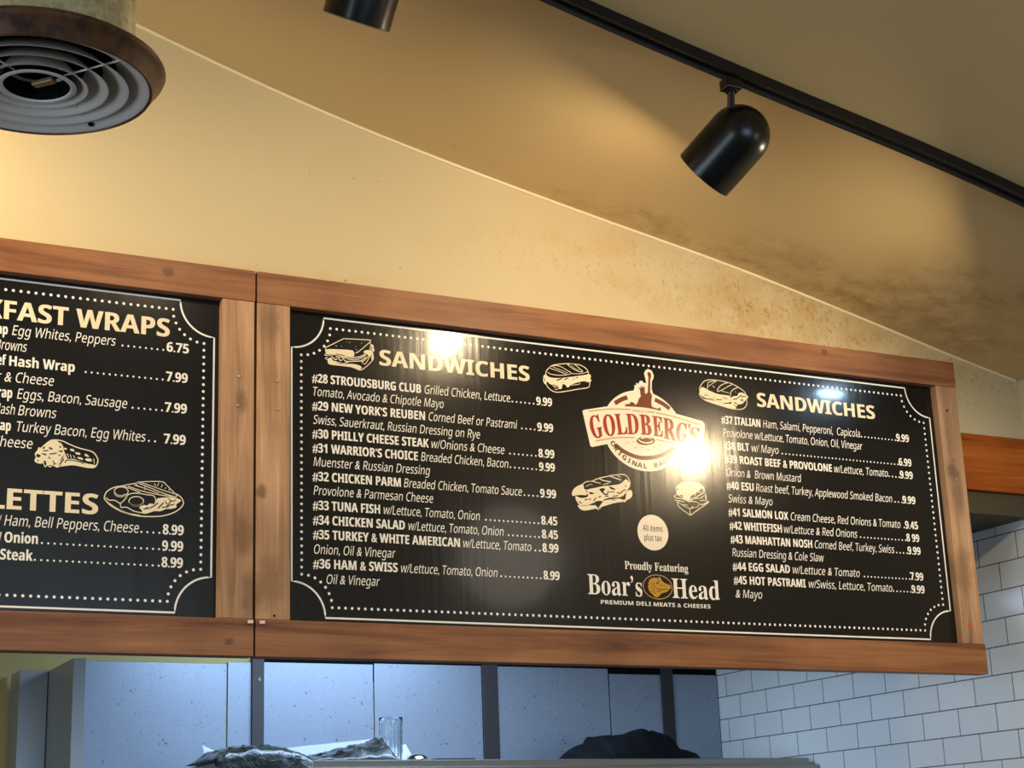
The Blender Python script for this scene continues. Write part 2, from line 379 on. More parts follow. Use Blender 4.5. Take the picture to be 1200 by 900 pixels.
# ------------------------------------------------------------------ menu boards
# printed artwork: outlines in metres on the panels (x along the board, z above its lower edge)
ART = {'ART':{'club_sandwich':[('L',2.2,[(0.1758,0.7242),(0.1778,0.7263),(0.2197,0.7511),(0.2236,0.7522),(0.2854,0.756),(0.288,0.7531),(0.2886,0.7455)]),('L',2.2,[(0.1758,0.7242),(0.1752,0.7192),
(0.1777,0.7107),(0.1796,0.7096)]),('F',0,[(0.1784,0.7214),(0.213,0.7248),(0.2388,0.7259),(0.2453,0.7237),(0.2478,0.7183),(0.2464,0.7112),(0.2373,0.7096),(0.2129,0.7107),(0.1821,0.7093),
(0.1777,0.7119)]),('L',2,[(0.2504,0.7198),(0.2596,0.7252),(0.2847,0.7483),(0.2873,0.7518)]),('F',0,[(0.1807,0.696),(0.1872,0.7017),(0.1986,0.6929),(0.2152,0.6884),(0.2333,0.6916),(0.2501,0.6921),
(0.2643,0.6885),(0.2642,0.6823),(0.2538,0.6805),(0.2384,0.684),(0.2126,0.6844),(0.1871,0.6848),(0.1813,0.6886)]),('L',2.2,[(0.2538,0.6805),(0.2616,0.6792),(0.2707,0.6836),(0.2839,0.6956),
(0.2946,0.7081),(0.296,0.7159),(0.2948,0.7234)]),('L',1.8,[(0.1783,0.7101),(0.1732,0.7077),(0.1757,0.7055),(0.1834,0.7075),(0.191,0.7059),(0.1949,0.7113),(0.2013,0.7095)]),('L',1.8,[(0.1808,0.7023),
(0.175,0.6998),(0.1776,0.6963),(0.1833,0.6988)]),('L',2.6,[(0.2013,0.7107),(0.2257,0.7083),(0.2438,0.7078),(0.262,0.7122),(0.2751,0.72)]),('L',2.2,[(0.2,0.7056),(0.2231,0.7056),(0.2334,0.7029),
(0.2541,0.7045),(0.2711,0.7132),(0.2817,0.7232)]),('L',2.6,[(0.1872,0.6992),(0.1948,0.7025),(0.1999,0.6981),(0.2077,0.7026),(0.2127,0.6969),(0.2192,0.7026),(0.2256,0.697),(0.2437,0.699),
(0.2645,0.7024),(0.2776,0.7127)]),('L',2.2,[(0.1973,0.694),(0.2101,0.6916),(0.2191,0.6901),(0.2333,0.6966)]),('L',1.8,[(0.267,0.6989),(0.2735,0.6952),(0.2775,0.6987),(0.2868,0.7149)]),
('L',1.8,[(0.2645,0.6999),(0.2723,0.7032),(0.2842,0.7172)]),('F',0,[(0.2892,0.7443),(0.2938,0.7461),(0.2977,0.7415),(0.2969,0.7363),(0.2995,0.7328),(0.2955,0.7273),(0.2954,0.7209),(0.2908,0.7191),
(0.2855,0.7122),(0.2829,0.7183),(0.2778,0.7215),(0.2726,0.7222),(0.2726,0.7273),(0.2805,0.7307),(0.2857,0.7313)]),('F',0,[(0.2914,0.7179),(0.296,0.7197),(0.2959,0.7096),(0.2919,0.706)]),
('D',1.6,[(0.2,0.7119),(0.2232,0.7106)]),('D',2,[(0.2038,0.7035),(0.2064,0.7013)]),('D',2,[(0.2154,0.7035),(0.2166,0.6998)]),('D',2,[(0.2517,0.7174),(0.2569,0.7167),(0.2713,0.7234)]),
('D',1.5,[(0.2885,0.7405),(0.2924,0.7371),(0.2884,0.7328),(0.2936,0.7296)]),('L',1.4,[(0.2287,0.7458),(0.23,0.7453)]),('L',1.4,[(0.2351,0.7447),(0.2377,0.7447)]),('L',1.4,[(0.265,0.7461),
(0.267,0.7459)]),('L',1.4,[(0.2144,0.7329),(0.2163,0.7325)]),('L',1.4,[(0.2506,0.7356),(0.2512,0.7344)]),('L',1.4,[(0.2002,0.732),(0.204,0.7318)]),('L',1.4,[(0.2518,0.7288),(0.2544,0.7285)])],'scored_roll':[('L',2.4,[(0.7608,0.7191),
(0.7619,0.7272),(0.7719,0.7389),(0.7839,0.7462),(0.8121,0.7525),(0.8343,0.7548),(0.861,0.7543),(0.8769,0.7472),(0.8831,0.7384),(0.8828,0.7316)]),('L',2,[(0.7662,0.7263),(0.7726,0.7223),
(0.7856,0.721),(0.8061,0.7218),(0.8254,0.7257)]),('L',1.6,[(0.8315,0.729),(0.8552,0.7308),(0.8703,0.7344),(0.8824,0.739)]),('F',0,[(0.7608,0.7191),(0.7693,0.714),(0.7838,0.7128),(0.8043,0.7149),
(0.8251,0.719),(0.849,0.7241),(0.87,0.7289),(0.8828,0.7323),(0.8895,0.7323),(0.8906,0.7257),(0.8882,0.7214),(0.8917,0.7177),(0.8884,0.7126),(0.8855,0.713),(0.8779,0.7109),(0.8691,0.7127),
(0.857,0.7095),(0.848,0.7066),(0.8314,0.6996),(0.8237,0.6922),(0.8193,0.6931),(0.8152,0.698),(0.8079,0.6986),(0.8044,0.6876),(0.7985,0.6857),(0.7943,0.6906),(0.784,0.6883),(0.777,0.6942),
(0.7699,0.6961),(0.7643,0.7009),(0.7582,0.6937),(0.754,0.6972),(0.7522,0.705),(0.7549,0.7159)]),('L',2.4,[(0.7599,0.7005),(0.761,0.6926),(0.7692,0.6828),(0.7806,0.6773),(0.7936,0.6766),
(0.8173,0.6815),(0.8471,0.6891),(0.8771,0.6961),(0.8848,0.7022),(0.8862,0.7131)]),('L',1.8,[(0.7733,0.7371),(0.7964,0.7321),(0.8196,0.7258),(0.8284,0.7267),(0.8331,0.7312),(0.8201,0.7373),
(0.8058,0.7438),(0.7898,0.7455),(0.7764,0.7414),(0.7733,0.7371)]),('L',1.4,[(0.7822,0.7407),(0.8039,0.7356),(0.8242,0.7296)]),('L',1.8,[(0.8238,0.7517),(0.8381,0.7431),(0.8556,0.7369),
(0.8675,0.7381),(0.8561,0.7464),(0.8446,0.7539),(0.8328,0.754),(0.8253,0.7519)]),('L',1.2,[(0.8341,0.7508),(0.847,0.7427),(0.8572,0.7397)]),('D',2.4,[(0.7908,0.7075),(0.7982,0.7103),
(0.8072,0.7139)]),('D',2,[(0.8129,0.7111),(0.819,0.7144),(0.8249,0.7156)]),('D',2,[(0.8473,0.7199),(0.8532,0.7198)]),('D',2.4,[(0.7671,0.6985),(0.7683,0.6947)]),('D',2,[(0.78,0.6958),
(0.7842,0.6923),(0.793,0.6931)]),('D',1.6,[(0.8382,0.7163),(0.8426,0.7154)]),('L',1.6,[(0.7838,0.6829),(0.7985,0.687),(0.8064,0.6971)]),('L',1.6,[(0.8299,0.6981),(0.8418,0.7006),(0.8537,0.7031),
(0.8584,0.7063)]),('D',1.5,[(0.7545,0.7092),(0.7573,0.7055),(0.7556,0.7)]),('D',1.8,[(0.8584,0.7076),(0.8689,0.7087),(0.8765,0.7135)])],'seeded_sub':[('L',2.2,[(1.218,0.7207),(1.2187,0.7291),
(1.226,0.741),(1.2364,0.7504),(1.2528,0.7549),(1.2771,0.7559),(1.3126,0.7531),(1.3381,0.7451),(1.3569,0.7357),(1.3652,0.7266)]),('F',0,[(1.218,0.7207),(1.227,0.7327),(1.2457,0.7262),
(1.2708,0.7189),(1.2934,0.7176),(1.3127,0.7159),(1.313,0.7005),(1.2915,0.6957),(1.2627,0.6986),(1.2343,0.7042),(1.2189,0.7111)]),('L',2.2,[(1.2177,0.7165),(1.2164,0.7109),(1.2215,0.7044),
(1.2337,0.6972),(1.2589,0.6913),(1.2843,0.6867),(1.3099,0.6827),(1.3309,0.6819),(1.3491,0.6843),(1.3613,0.6924),(1.3655,0.7026),(1.3657,0.7139)]),('F',0,[(1.2276,0.7008),(1.2595,0.6983),
(1.2914,0.6943),(1.3174,0.6953),(1.3298,0.6881),(1.3262,0.6836),(1.3068,0.6846),(1.2749,0.69),(1.2432,0.6953)]),('L',2,[(1.2427,0.7287),(1.2456,0.7444),(1.2491,0.7482),(1.2705,0.7539)]),
('L',1.6,[(1.2465,0.7361),(1.2602,0.7458),(1.2737,0.7528)]),('L',2.2,[(1.2746,0.7248),(1.275,0.7305),(1.2858,0.7427),(1.3027,0.7507),(1.3126,0.7531)]),('L',1.8,[(1.2746,0.7248),(1.288,0.7303),
(1.3119,0.7439),(1.3254,0.7495)]),('L',2.2,[(1.3145,0.7175),(1.316,0.726),(1.3242,0.7353),(1.3395,0.7424)]),('F',0,[(1.3156,0.712),(1.3258,0.7172),(1.3375,0.7197),(1.3414,0.7271),(1.3531,0.7296),
(1.3659,0.7252),(1.3719,0.7187),(1.3647,0.7124),(1.3575,0.7047),(1.3503,0.6984),(1.337,0.6958),(1.3316,0.6897),(1.327,0.6934),(1.3174,0.6953),(1.3148,0.7021)]),('D',2.2,[(1.3218,0.7084),
(1.3335,0.7109),(1.3422,0.7173),(1.351,0.7238)]),('D',2.2,[(1.3486,0.7151),(1.3555,0.72),(1.3637,0.7194)]),('D',2.2,[(1.3244,0.7002),(1.3339,0.6969)]),('D',2,[(1.2679,0.7025),(1.2857,0.7035)]),
('D',1.6,[(1.2317,0.7123),(1.2444,0.7108)]),('D',1.6,[(1.2604,0.7095),(1.2634,0.707)]),('D',1.6,[(1.2894,0.7095),(1.3055,0.7082)]),('D',2.2,[(1.3446,0.7077),(1.353,0.7099),(1.3509,0.7041)]),
('D',1.6,[(1.2455,0.7039),(1.2629,0.7014)]),('D',1.6,[(1.298,0.6963),(1.3077,0.6958)]),('L',1.4,[(1.2597,0.7402),(1.2656,0.7338)]),('L',1.4,[(1.2877,0.7275),(1.3006,0.726),(1.3102,0.7241)]),
('L',1.4,[(1.3303,0.7302),(1.3334,0.7291)])],'loaded_sub':[('F',0,[(0.8198,0.4167),(0.8211,0.4258),(0.8309,0.437),(0.8501,0.4459),(0.8548,0.4387),(0.8545,0.4341),(0.8629,0.4317),(0.8605,0.4194),
(0.8384,0.4179),(0.823,0.4147)]),('L',2.4,[(0.8501,0.4459),(0.8623,0.4528),(0.8796,0.4563),(0.8989,0.4645),(0.9234,0.4709),(0.941,0.4752),(0.9673,0.4794),(0.9794,0.4765),(0.9873,0.4647),
(0.9895,0.4572)]),('L',2,[(0.8727,0.455),(0.888,0.4539),(0.9033,0.4519)]),('L',2.6,[(0.8989,0.4637),(0.9124,0.4594),(0.933,0.4578)]),('L',2.6,[(0.9304,0.4721),(0.9475,0.468),(0.9629,0.4645)]),
('L',1.4,[(0.9513,0.4744),(0.9616,0.4721)]),('F',0,[(0.8612,0.4315),(0.8872,0.4394),(0.9116,0.4456),(0.9324,0.4486),(0.9588,0.4543),(0.9716,0.4636),(0.9788,0.4672),(0.9886,0.4572),(0.9863,0.4478),
(0.9787,0.4396),(0.9728,0.4285),(0.9549,0.4197),(0.934,0.4183),(0.913,0.4124),(0.9003,0.3995),(0.8915,0.3959),(0.8816,0.4013),(0.8677,0.3958),(0.8539,0.3919),(0.8388,0.394),(0.8309,0.4039),
(0.8297,0.4144),(0.8465,0.411),(0.8654,0.4168)]),('K',0,[(0.899,0.4372),(0.9112,0.4403),(0.9145,0.4367),(0.9098,0.4311),(0.9156,0.4262),(0.9208,0.4281),(0.923,0.4358),(0.9198,0.4386),
(0.9247,0.4344),(0.9224,0.4251),(0.9137,0.423),(0.9021,0.4313)]),('K',0,[(0.9262,0.4451),(0.9356,0.4443),(0.9457,0.4389),(0.9336,0.4388)]),('K',0,[(0.8677,0.426),(0.8762,0.4273),(0.8829,0.424),
(0.8726,0.4225)]),('K',0,[(0.8375,0.4171),(0.8486,0.4186),(0.8604,0.4172),(0.8448,0.4116),(0.8381,0.4127)]),('F',0,[(0.8353,0.3922),(0.854,0.3934),(0.8812,0.3952),(0.8986,0.4009),(0.9129,0.4093),
(0.9338,0.4137),(0.9547,0.4167),(0.972,0.4163),(0.9717,0.4109),(0.9401,0.4043),(0.905,0.393),(0.8841,0.3864),(0.8532,0.3799),(0.8399,0.3836)]),('K',0,[(0.8834,0.4029),(0.8938,0.4066),
(0.9058,0.4059),(0.8984,0.3963),(0.8929,0.3899),(0.8847,0.3954)]),('F',0,[(0.9786,0.4366),(0.9876,0.441),(0.9934,0.4368),(0.9927,0.4253),(0.9843,0.4179),(0.9728,0.4148)]),('K',0,[(0.9548,0.4182),
(0.9674,0.4251),(0.973,0.4316),(0.9731,0.4194),(0.9684,0.4145)]),('L',2,[(0.8843,0.3894),(0.8909,0.3853),(0.8979,0.3887),(0.9016,0.3935)]),('L',2,[(0.9631,0.4126),(0.9699,0.4093),(0.9754,0.415)]),
('D',2.4,[(0.9487,0.4315),(0.959,0.4306),(0.9646,0.4356),(0.9736,0.4408)]),('D',2,[(0.9263,0.4322),(0.9418,0.4325)]),('D',2.4,[(0.8547,0.407),(0.8633,0.4091)]),('D',2.6,[(0.8683,0.4079),
(0.8719,0.4112)]),('D',2.4,[(0.8801,0.4057),(0.8875,0.4152)]),('D',2.2,[(0.8944,0.4157),(0.9014,0.4192)]),('D',2.2,[(0.9135,0.42),(0.9238,0.4207)]),('D',2,[(0.936,0.4215),(0.9517,0.4241)]),
('D',2,[(0.8375,0.4014),(0.8457,0.3974)]),('D',1.6,[(0.9337,0.4122),(0.9423,0.4113)]),('D',2,[(0.9743,0.4516),(0.9758,0.4486)]),('L',1.4,[(0.86,0.4405),(0.874,0.4476),(0.879,0.4449)]),
('L',1.4,[(0.9083,0.4485),(0.9171,0.4521)]),('L',1.6,[(0.9153,0.4505),(0.9294,0.4553)])],'seeded_bun_burger':[('F',0,[(1.1253,0.4486),(1.1251,0.4574),(1.1361,0.4671),(1.152,0.4727),
(1.173,0.4757),(1.1954,0.4735),(1.2088,0.4663),(1.2131,0.4546),(1.2041,0.451),(1.186,0.4423),(1.1604,0.4243),(1.1438,0.4321),(1.1273,0.4413)]),('K',0,[(1.1957,0.4549),(1.2048,0.4593),
(1.208,0.4557),(1.1987,0.4491)]),('K',0,[(1.1826,0.4436),(1.1901,0.45),(1.1951,0.4474),(1.1859,0.4408)]),('K',0,[(1.1683,0.4367),(1.1792,0.4434),(1.1787,0.4374),(1.1661,0.4306)]),('K',0,[(1.134,0.4388),
(1.1425,0.4379),(1.1456,0.4337),(1.1387,0.4332)]),('K',0,[(1.1284,0.4562),(1.1312,0.4586),(1.1314,0.4505),(1.1287,0.4488)]),('L',2.4,[(1.1257,0.4427),(1.1404,0.4333),(1.1603,0.4228),
(1.1819,0.4346),(1.2127,0.4501)]),('L',2.2,[(1.1164,0.4325),(1.1271,0.4384),(1.137,0.4331)]),('L',2.2,[(1.118,0.4311),(1.1247,0.4293),(1.1434,0.4276),(1.1568,0.4226)]),('L',2,[(1.1191,0.4238),
(1.1327,0.4225),(1.148,0.4205)]),('L',2.4,[(1.1257,0.4206),(1.1292,0.409),(1.1413,0.3994),(1.1578,0.3902),(1.1645,0.3884),(1.1863,0.4023),(1.2212,0.4246),(1.2162,0.428),(1.2141,0.4457)]),
('L',2.2,[(1.1637,0.3891),(1.164,0.4038),(1.1869,0.4097)]),('L',2,[(1.1274,0.4192),(1.1455,0.41),(1.164,0.4038)]),('L',2,[(1.1602,0.4213),(1.1742,0.4237),(1.1879,0.4217),(1.1909,0.4159),
(1.1834,0.4095),(1.1678,0.4085)]),('L',2.4,[(1.1945,0.4176),(1.205,0.4183),(1.2195,0.4252)]),('L',2,[(1.1782,0.4314),(1.1958,0.4341),(1.2121,0.4426)]),('L',2,[(1.1952,0.4266),(1.2128,0.4292)]),
('L',1.8,[(1.203,0.4375),(1.2042,0.4302)]),('L',1.8,[(1.2119,0.4396),(1.213,0.4322)]),('L',2,[(1.1424,0.4143),(1.156,0.4122)]),('D',1.4,[(1.146,0.4619),(1.1476,0.4605)]),('D',1.4,[(1.1601,0.4658),
(1.1608,0.4637)]),('D',1.4,[(1.1721,0.4637),(1.1737,0.4623)]),('D',1.4,[(1.154,0.4535),(1.1556,0.4521)]),('D',1.4,[(1.1677,0.4515),(1.1693,0.4501)]),('D',1.4,[(1.1803,0.4583),(1.182,0.4569)]),
('D',1.4,[(1.1403,0.4541),(1.1418,0.4519)]),('D',1.4,[(1.1499,0.4443),(1.1515,0.443)]),('D',1.4,[(1.1618,0.4422),(1.1625,0.44)])],'burrito_wrap':[('F',0,[(-0.4698,0.432),(-0.4595,0.4426),
(-0.4504,0.4497),(-0.4383,0.4514),(-0.4314,0.4463),(-0.4258,0.4412),(-0.422,0.4302),(-0.4196,0.4206),(-0.4234,0.4119),(-0.4311,0.4016),(-0.4295,0.3947),(-0.4334,0.3916),(-0.4389,0.394),
(-0.4404,0.3981),(-0.4483,0.3961),(-0.455,0.3956),(-0.4618,0.3985),(-0.4698,0.3972),(-0.4792,0.4),(-0.4814,0.4046),(-0.479,0.4104),(-0.4813,0.4185),(-0.4763,0.4259),(-0.4739,0.4331)]),
('L',2.6,[(-0.4504,0.4497),(-0.4383,0.4517),(-0.4248,0.4504),(-0.4083,0.444),(-0.389,0.4378),(-0.3614,0.4323),(-0.3515,0.4232),(-0.3477,0.4136),(-0.3508,0.4021),(-0.3575,0.3973),(-0.3712,0.397),
(-0.3958,0.4),(-0.4094,0.399),(-0.4295,0.3947)]),('F',0,[(-0.4196,0.4206),(-0.4139,0.4127),(-0.399,0.4131),(-0.3853,0.4093),(-0.3742,0.4059),(-0.3605,0.4041),(-0.3522,0.4027),(-0.3575,0.3976),
(-0.3712,0.3977),(-0.3959,0.4007),(-0.4121,0.3988),(-0.4296,0.3975),(-0.4311,0.4016)]),('L',2.2,[(-0.43,0.4464),(-0.4244,0.4399),(-0.4205,0.4262),(-0.4139,0.4127)]),('K',0,[(-0.4779,0.4174),
(-0.4705,0.4166),(-0.4691,0.4132),(-0.4756,0.4106)]),('K',0,[(-0.4658,0.4323),(-0.4606,0.4355),(-0.463,0.4297)]),('K',0,[(-0.4525,0.4348),(-0.4471,0.4338),(-0.4443,0.4313),(-0.4496,0.4301)]),
('K',0,[(-0.4667,0.4204),(-0.4573,0.419),(-0.4585,0.4162),(-0.4666,0.419)]),('K',0,[(-0.4311,0.4379),(-0.427,0.4383),(-0.4283,0.4347)]),('K',0,[(-0.4324,0.4196),(-0.4277,0.42),(-0.429,0.4171)]),
('K',0,[(-0.462,0.4041),(-0.458,0.4037),(-0.4564,0.3968),(-0.4605,0.3979)]),('K',0,[(-0.4427,0.4076),(-0.4391,0.4009),(-0.435,0.3999),(-0.439,0.3982),(-0.4425,0.4021)]),('K',0,[(-0.4314,0.4281),
(-0.424,0.4294),(-0.4239,0.4266),(-0.4306,0.4261)]),('D',1.8,[(-0.4767,0.405),(-0.4727,0.4039)]),('D',1.8,[(-0.453,0.4138),(-0.4489,0.4099)]),('D',1.8,[(-0.4506,0.4196),(-0.4359,0.4235)]),
('D',1.8,[(-0.4642,0.4255),(-0.4536,0.4277)]),('D',1.6,[(-0.4177,0.404),(-0.4125,0.41),(-0.3907,0.4088),(-0.3769,0.4043)]),('D',2.2,[(-0.4283,0.399),(-0.4207,0.4121)]),('L',2,[(-0.4618,0.3978),
(-0.4588,0.3911),(-0.455,0.3956),(-0.4482,0.3919),(-0.4443,0.3964),(-0.4389,0.394)]),('F',0,[(-0.4079,0.4342),(-0.4011,0.4347),(-0.3982,0.43),(-0.4051,0.4302)]),('F',0,[(-0.3968,0.428),
(-0.3873,0.4274),(-0.3858,0.4233),(-0.394,0.424)]),('F',0,[(-0.3763,0.4261),(-0.3722,0.4258),(-0.3665,0.4206),(-0.3748,0.4213)]),('F',0,[(-0.391,0.418),(-0.3814,0.4166),(-0.3799,0.4125),
(-0.3895,0.4146)]),('F',0,[(-0.3746,0.4157),(-0.3636,0.4166),(-0.3607,0.4112),(-0.3717,0.411)]),('F',0,[(-0.4209,0.436),(-0.4147,0.435),(-0.416,0.4321),(-0.4194,0.4326)]),('L',1.6,[(-0.4143,0.4238),
(-0.41,0.4158)]),('L',1.6,[(-0.4075,0.423),(-0.4045,0.4148)]),('L',1.6,[(-0.4006,0.4207),(-0.3964,0.4147)]),('L',1.6,[(-0.3568,0.4171),(-0.3551,0.406)])],'egg_plate':[('L',2.6,[(-0.174,0.3521),
(-0.1636,0.3451),(-0.1582,0.3352),(-0.1615,0.3247),(-0.1766,0.3118),(-0.202,0.3018),(-0.229,0.2984),(-0.2592,0.2983),(-0.291,0.3047),(-0.3162,0.3165),(-0.3298,0.329),(-0.3309,0.3373),
(-0.3254,0.3478),(-0.3108,0.3572),(-0.2909,0.362)]),('L',2.2,[(-0.3264,0.3259),(-0.3079,0.3137),(-0.2827,0.3035),(-0.2525,0.2995)]),('L',2.2,[(-0.2466,0.3311),(-0.2469,0.3288),(-0.2481,0.3266),
(-0.2499,0.3246),(-0.2524,0.3228),(-0.2554,0.3214),(-0.2587,0.3204),(-0.2623,0.32),(-0.2658,0.32),(-0.2692,0.3205),(-0.2722,0.3215),(-0.2748,0.323),(-0.2767,0.3248),(-0.2779,0.3268),
(-0.2784,0.329),(-0.278,0.3313),(-0.2769,0.3335),(-0.2751,0.3356),(-0.2726,0.3373),(-0.2696,0.3387),(-0.2663,0.3397),(-0.2628,0.3402),(-0.2592,0.3402),(-0.2558,0.3397),(-0.2528,0.3387),
(-0.2502,0.3372),(-0.2483,0.3354),(-0.247,0.3334),(-0.2466,0.3311)]),('L',3,[(-0.2482,0.327),(-0.2494,0.3253),(-0.251,0.3238),(-0.2531,0.3225),(-0.2554,0.3214),(-0.258,0.3206),(-0.2608,0.3201),
(-0.2636,0.3199),(-0.2663,0.3201),(-0.269,0.3205),(-0.2714,0.3213),(-0.2735,0.3223),(-0.2752,0.3236),(-0.2765,0.325),(-0.2773,0.3267)]),('L',2,[(-0.2806,0.35),(-0.2809,0.3477),(-0.282,0.3455),
(-0.2837,0.3435),(-0.286,0.3417),(-0.2888,0.3403),(-0.292,0.3394),(-0.2953,0.3389),(-0.2986,0.3389),(-0.3018,0.3394),(-0.3047,0.3405),(-0.3071,0.3419),(-0.3089,0.3437),(-0.3101,0.3457),
(-0.3105,0.348),(-0.3102,0.3502),(-0.3092,0.3524),(-0.3074,0.3545),(-0.3051,0.3562),(-0.3023,0.3576),(-0.2992,0.3586),(-0.2959,0.3591),(-0.2925,0.3591),(-0.2893,0.3585),(-0.2865,0.3575),
(-0.284,0.3561),(-0.2822,0.3543),(-0.281,0.3522),(-0.2806,0.35)]),('L',5,[(-0.286,0.3428),(-0.2878,0.3415),(-0.2899,0.3404),(-0.2922,0.3395),(-0.2946,0.339),(-0.2971,0.3388),(-0.2996,0.3389),
(-0.3019,0.3394),(-0.3041,0.3401),(-0.306,0.3412),(-0.3076,0.3425),(-0.3087,0.3439),(-0.3094,0.3456)]),('L',2.2,[(-0.3283,0.3341),(-0.3215,0.3287),(-0.3083,0.3288),(-0.2965,0.3236),
(-0.2852,0.3353),(-0.2804,0.3433),(-0.2638,0.3478),(-0.2402,0.346),(-0.225,0.3444),(-0.2197,0.3363),(-0.2212,0.326)]),('L',2.2,[(-0.2965,0.3228),(-0.2946,0.3145),(-0.283,0.3153),(-0.2661,0.3079),
(-0.2493,0.3056),(-0.2392,0.3046)]),('F',0,[(-0.2555,0.317),(-0.2464,0.3227),(-0.238,0.3224),(-0.233,0.3269),(-0.2212,0.3269),(-0.218,0.3364),(-0.213,0.3401),(-0.196,0.343),(-0.179,0.3441),
(-0.1634,0.3383),(-0.1735,0.3291),(-0.1734,0.3223),(-0.1853,0.3181),(-0.1955,0.3175),(-0.209,0.3115),(-0.2225,0.3107),(-0.2392,0.3046),(-0.2493,0.3048),(-0.2495,0.3107)]),('D',2.2,[(-0.2142,0.318),
(-0.2076,0.3252),(-0.2026,0.3306)]),('D',2,[(-0.2395,0.3147),(-0.2261,0.3206),(-0.2145,0.3298)]),('D',1.8,[(-0.1993,0.3342),(-0.1923,0.3279),(-0.1857,0.3368)]),('D',1.8,[(-0.1957,0.3243),
(-0.1787,0.3288)]),('D',2,[(-0.2461,0.3126),(-0.2379,0.3182)]),('D',1.6,[(-0.1909,0.3399),(-0.1822,0.3353),(-0.1755,0.3392)]),('D',2,[(-0.2058,0.3202),(-0.1905,0.3229)]),('L',2,[(-0.256,0.3729),
(-0.2087,0.3771),(-0.1966,0.3703),(-0.1844,0.3591),(-0.1748,0.3504),(-0.1756,0.346),(-0.1996,0.3504),(-0.2304,0.3611),(-0.2559,0.3695),(-0.256,0.3729)]),('L',1.8,[(-0.2543,0.3722),(-0.2305,0.3662),
(-0.1997,0.3572),(-0.1774,0.3519)]),('L',2,[(-0.2568,0.3712),(-0.286,0.364),(-0.2876,0.3605),(-0.2572,0.3508),(-0.2537,0.3467)]),('L',2,[(-0.2809,0.3618),(-0.2539,0.3544),(-0.2268,0.3494),
(-0.2029,0.3468),(-0.1756,0.3452)]),('L',1.8,[(-0.2676,0.3653),(-0.2405,0.3587),(-0.2132,0.3503)]),('L',1.6,[(-0.2239,0.3718),(-0.2204,0.3669)]),('L',1.6,[(-0.2137,0.3734),(-0.217,0.3663)]),
('L',1.6,[(-0.2052,0.3714),(-0.2084,0.3643)]),('L',1.6,[(-0.1982,0.365),(-0.1998,0.3615)]),('L',1.6,[(-0.1913,0.3621),(-0.1895,0.3579)]),('L',1.6,[(-0.2643,0.3672),(-0.2575,0.3635)]),
('L',1.6,[(-0.244,0.3636),(-0.2438,0.3559)])]},'LOGO':{'ribbon':[(0.8607,0.6343),(0.8658,0.6377),(0.9277,0.6517),(0.9766,0.6575),(1.0309,0.661),(1.0856,0.6594),(1.1439,0.652),(1.2201,0.6396),
(1.226,0.634),(1.2258,0.6233),(1.2127,0.5477),(1.2071,0.5434),(1.1542,0.5582),(1.0932,0.5727),(1.0389,0.5772),(0.9845,0.5697),(0.9252,0.5539),(0.8835,0.5432),(0.8787,0.5463)],'halo':[(0.9945,0.6751),
(1.0027,0.6969),(1.0149,0.7011),(1.0193,0.7122),(1.0169,0.7171),(1.0244,0.7172),(1.0232,0.7237),(1.0309,0.7224),(1.0355,0.7305),(1.0431,0.7312),(1.0462,0.7254),(1.0525,0.7273),(1.0556,0.7233),
(1.052,0.7412),(1.0496,0.7517),(1.0547,0.7605),(1.0626,0.7652),(1.0727,0.7623),(1.0789,0.7516),(1.0775,0.7408),(1.0721,0.7326),(1.0699,0.711),(1.076,0.6949),(1.0866,0.6747),(1.0446,0.6617)],'statue':[(0.9867,0.6578),
(0.9872,0.6654),(0.992,0.6613),(0.994,0.666),(1.0007,0.6651),(1.0038,0.6714),(1.0129,0.6708),(1.0176,0.6646),(1.0247,0.6704),(1.0289,0.6813),(1.0355,0.6886),(1.034,0.7075),(1.0276,0.7139),
(1.0362,0.7099),(1.0347,0.7182),(1.0394,0.7114),(1.0424,0.7205),(1.0439,0.7124),(1.0501,0.7182),(1.0485,0.7089),(1.0488,0.6984),(1.0532,0.6973),(1.0576,0.7022),(1.0621,0.7423),(1.0597,0.7527),
(1.0627,0.757),(1.0698,0.7553),(1.0709,0.7462),(1.0675,0.7367),(1.0645,0.7029),(1.0698,0.6943),(1.0661,0.6758),(1.0677,0.6644),(1.0789,0.6618),(1.0857,0.6609),(1.0911,0.6654),(1.0934,0.6632),
(1.0929,0.6555),(1.0786,0.6582),(1.0445,0.6602),(1.0105,0.6594)],'lines':[(6,[(0.9568,0.6631),(0.976,0.6748),(0.995,0.6826)]),(6,[(1.0777,0.6844),(1.1005,0.676),(1.1211,0.6642)]),(5.5,[(0.9518,0.5546),
(0.9758,0.5394),(1.0087,0.5287),(1.0389,0.5272),(1.0767,0.5341),(1.105,0.5467),(1.1267,0.5605)])],'tan':[(2.2,[(0.8788,0.6351),(0.9424,0.6468),(1.0032,0.6512)]),(2.2,[(1.078,0.6496),
(1.1328,0.644),(1.2087,0.6294)]),(2.2,[(0.8942,0.5593),(0.9546,0.5731),(1.0102,0.5778)]),(2.2,[(1.073,0.5785),(1.1275,0.5719),(1.1925,0.5582)])],'letters':[('G',[(0.8763,0.621),(0.9093,0.6313),
(0.918,0.5715),(0.8879,0.564)]),('O',[(0.9164,0.6284),(0.9501,0.6356),(0.955,0.5797),(0.9253,0.5721)]),('L',[(0.954,0.6348),(0.9838,0.6381),(0.9905,0.5862),(0.9601,0.581)]),('D',[(0.9879,0.6391),
(1.0221,0.6401),(1.0237,0.5878),(0.9911,0.5851)]),('B',[(1.0282,0.6406),(1.0596,0.6413),(1.0617,0.5881),(1.0301,0.5878)]),('E',[(1.0664,0.6407),(1.0962,0.6392),(1.0948,0.5864),(1.0675,0.5877)]),
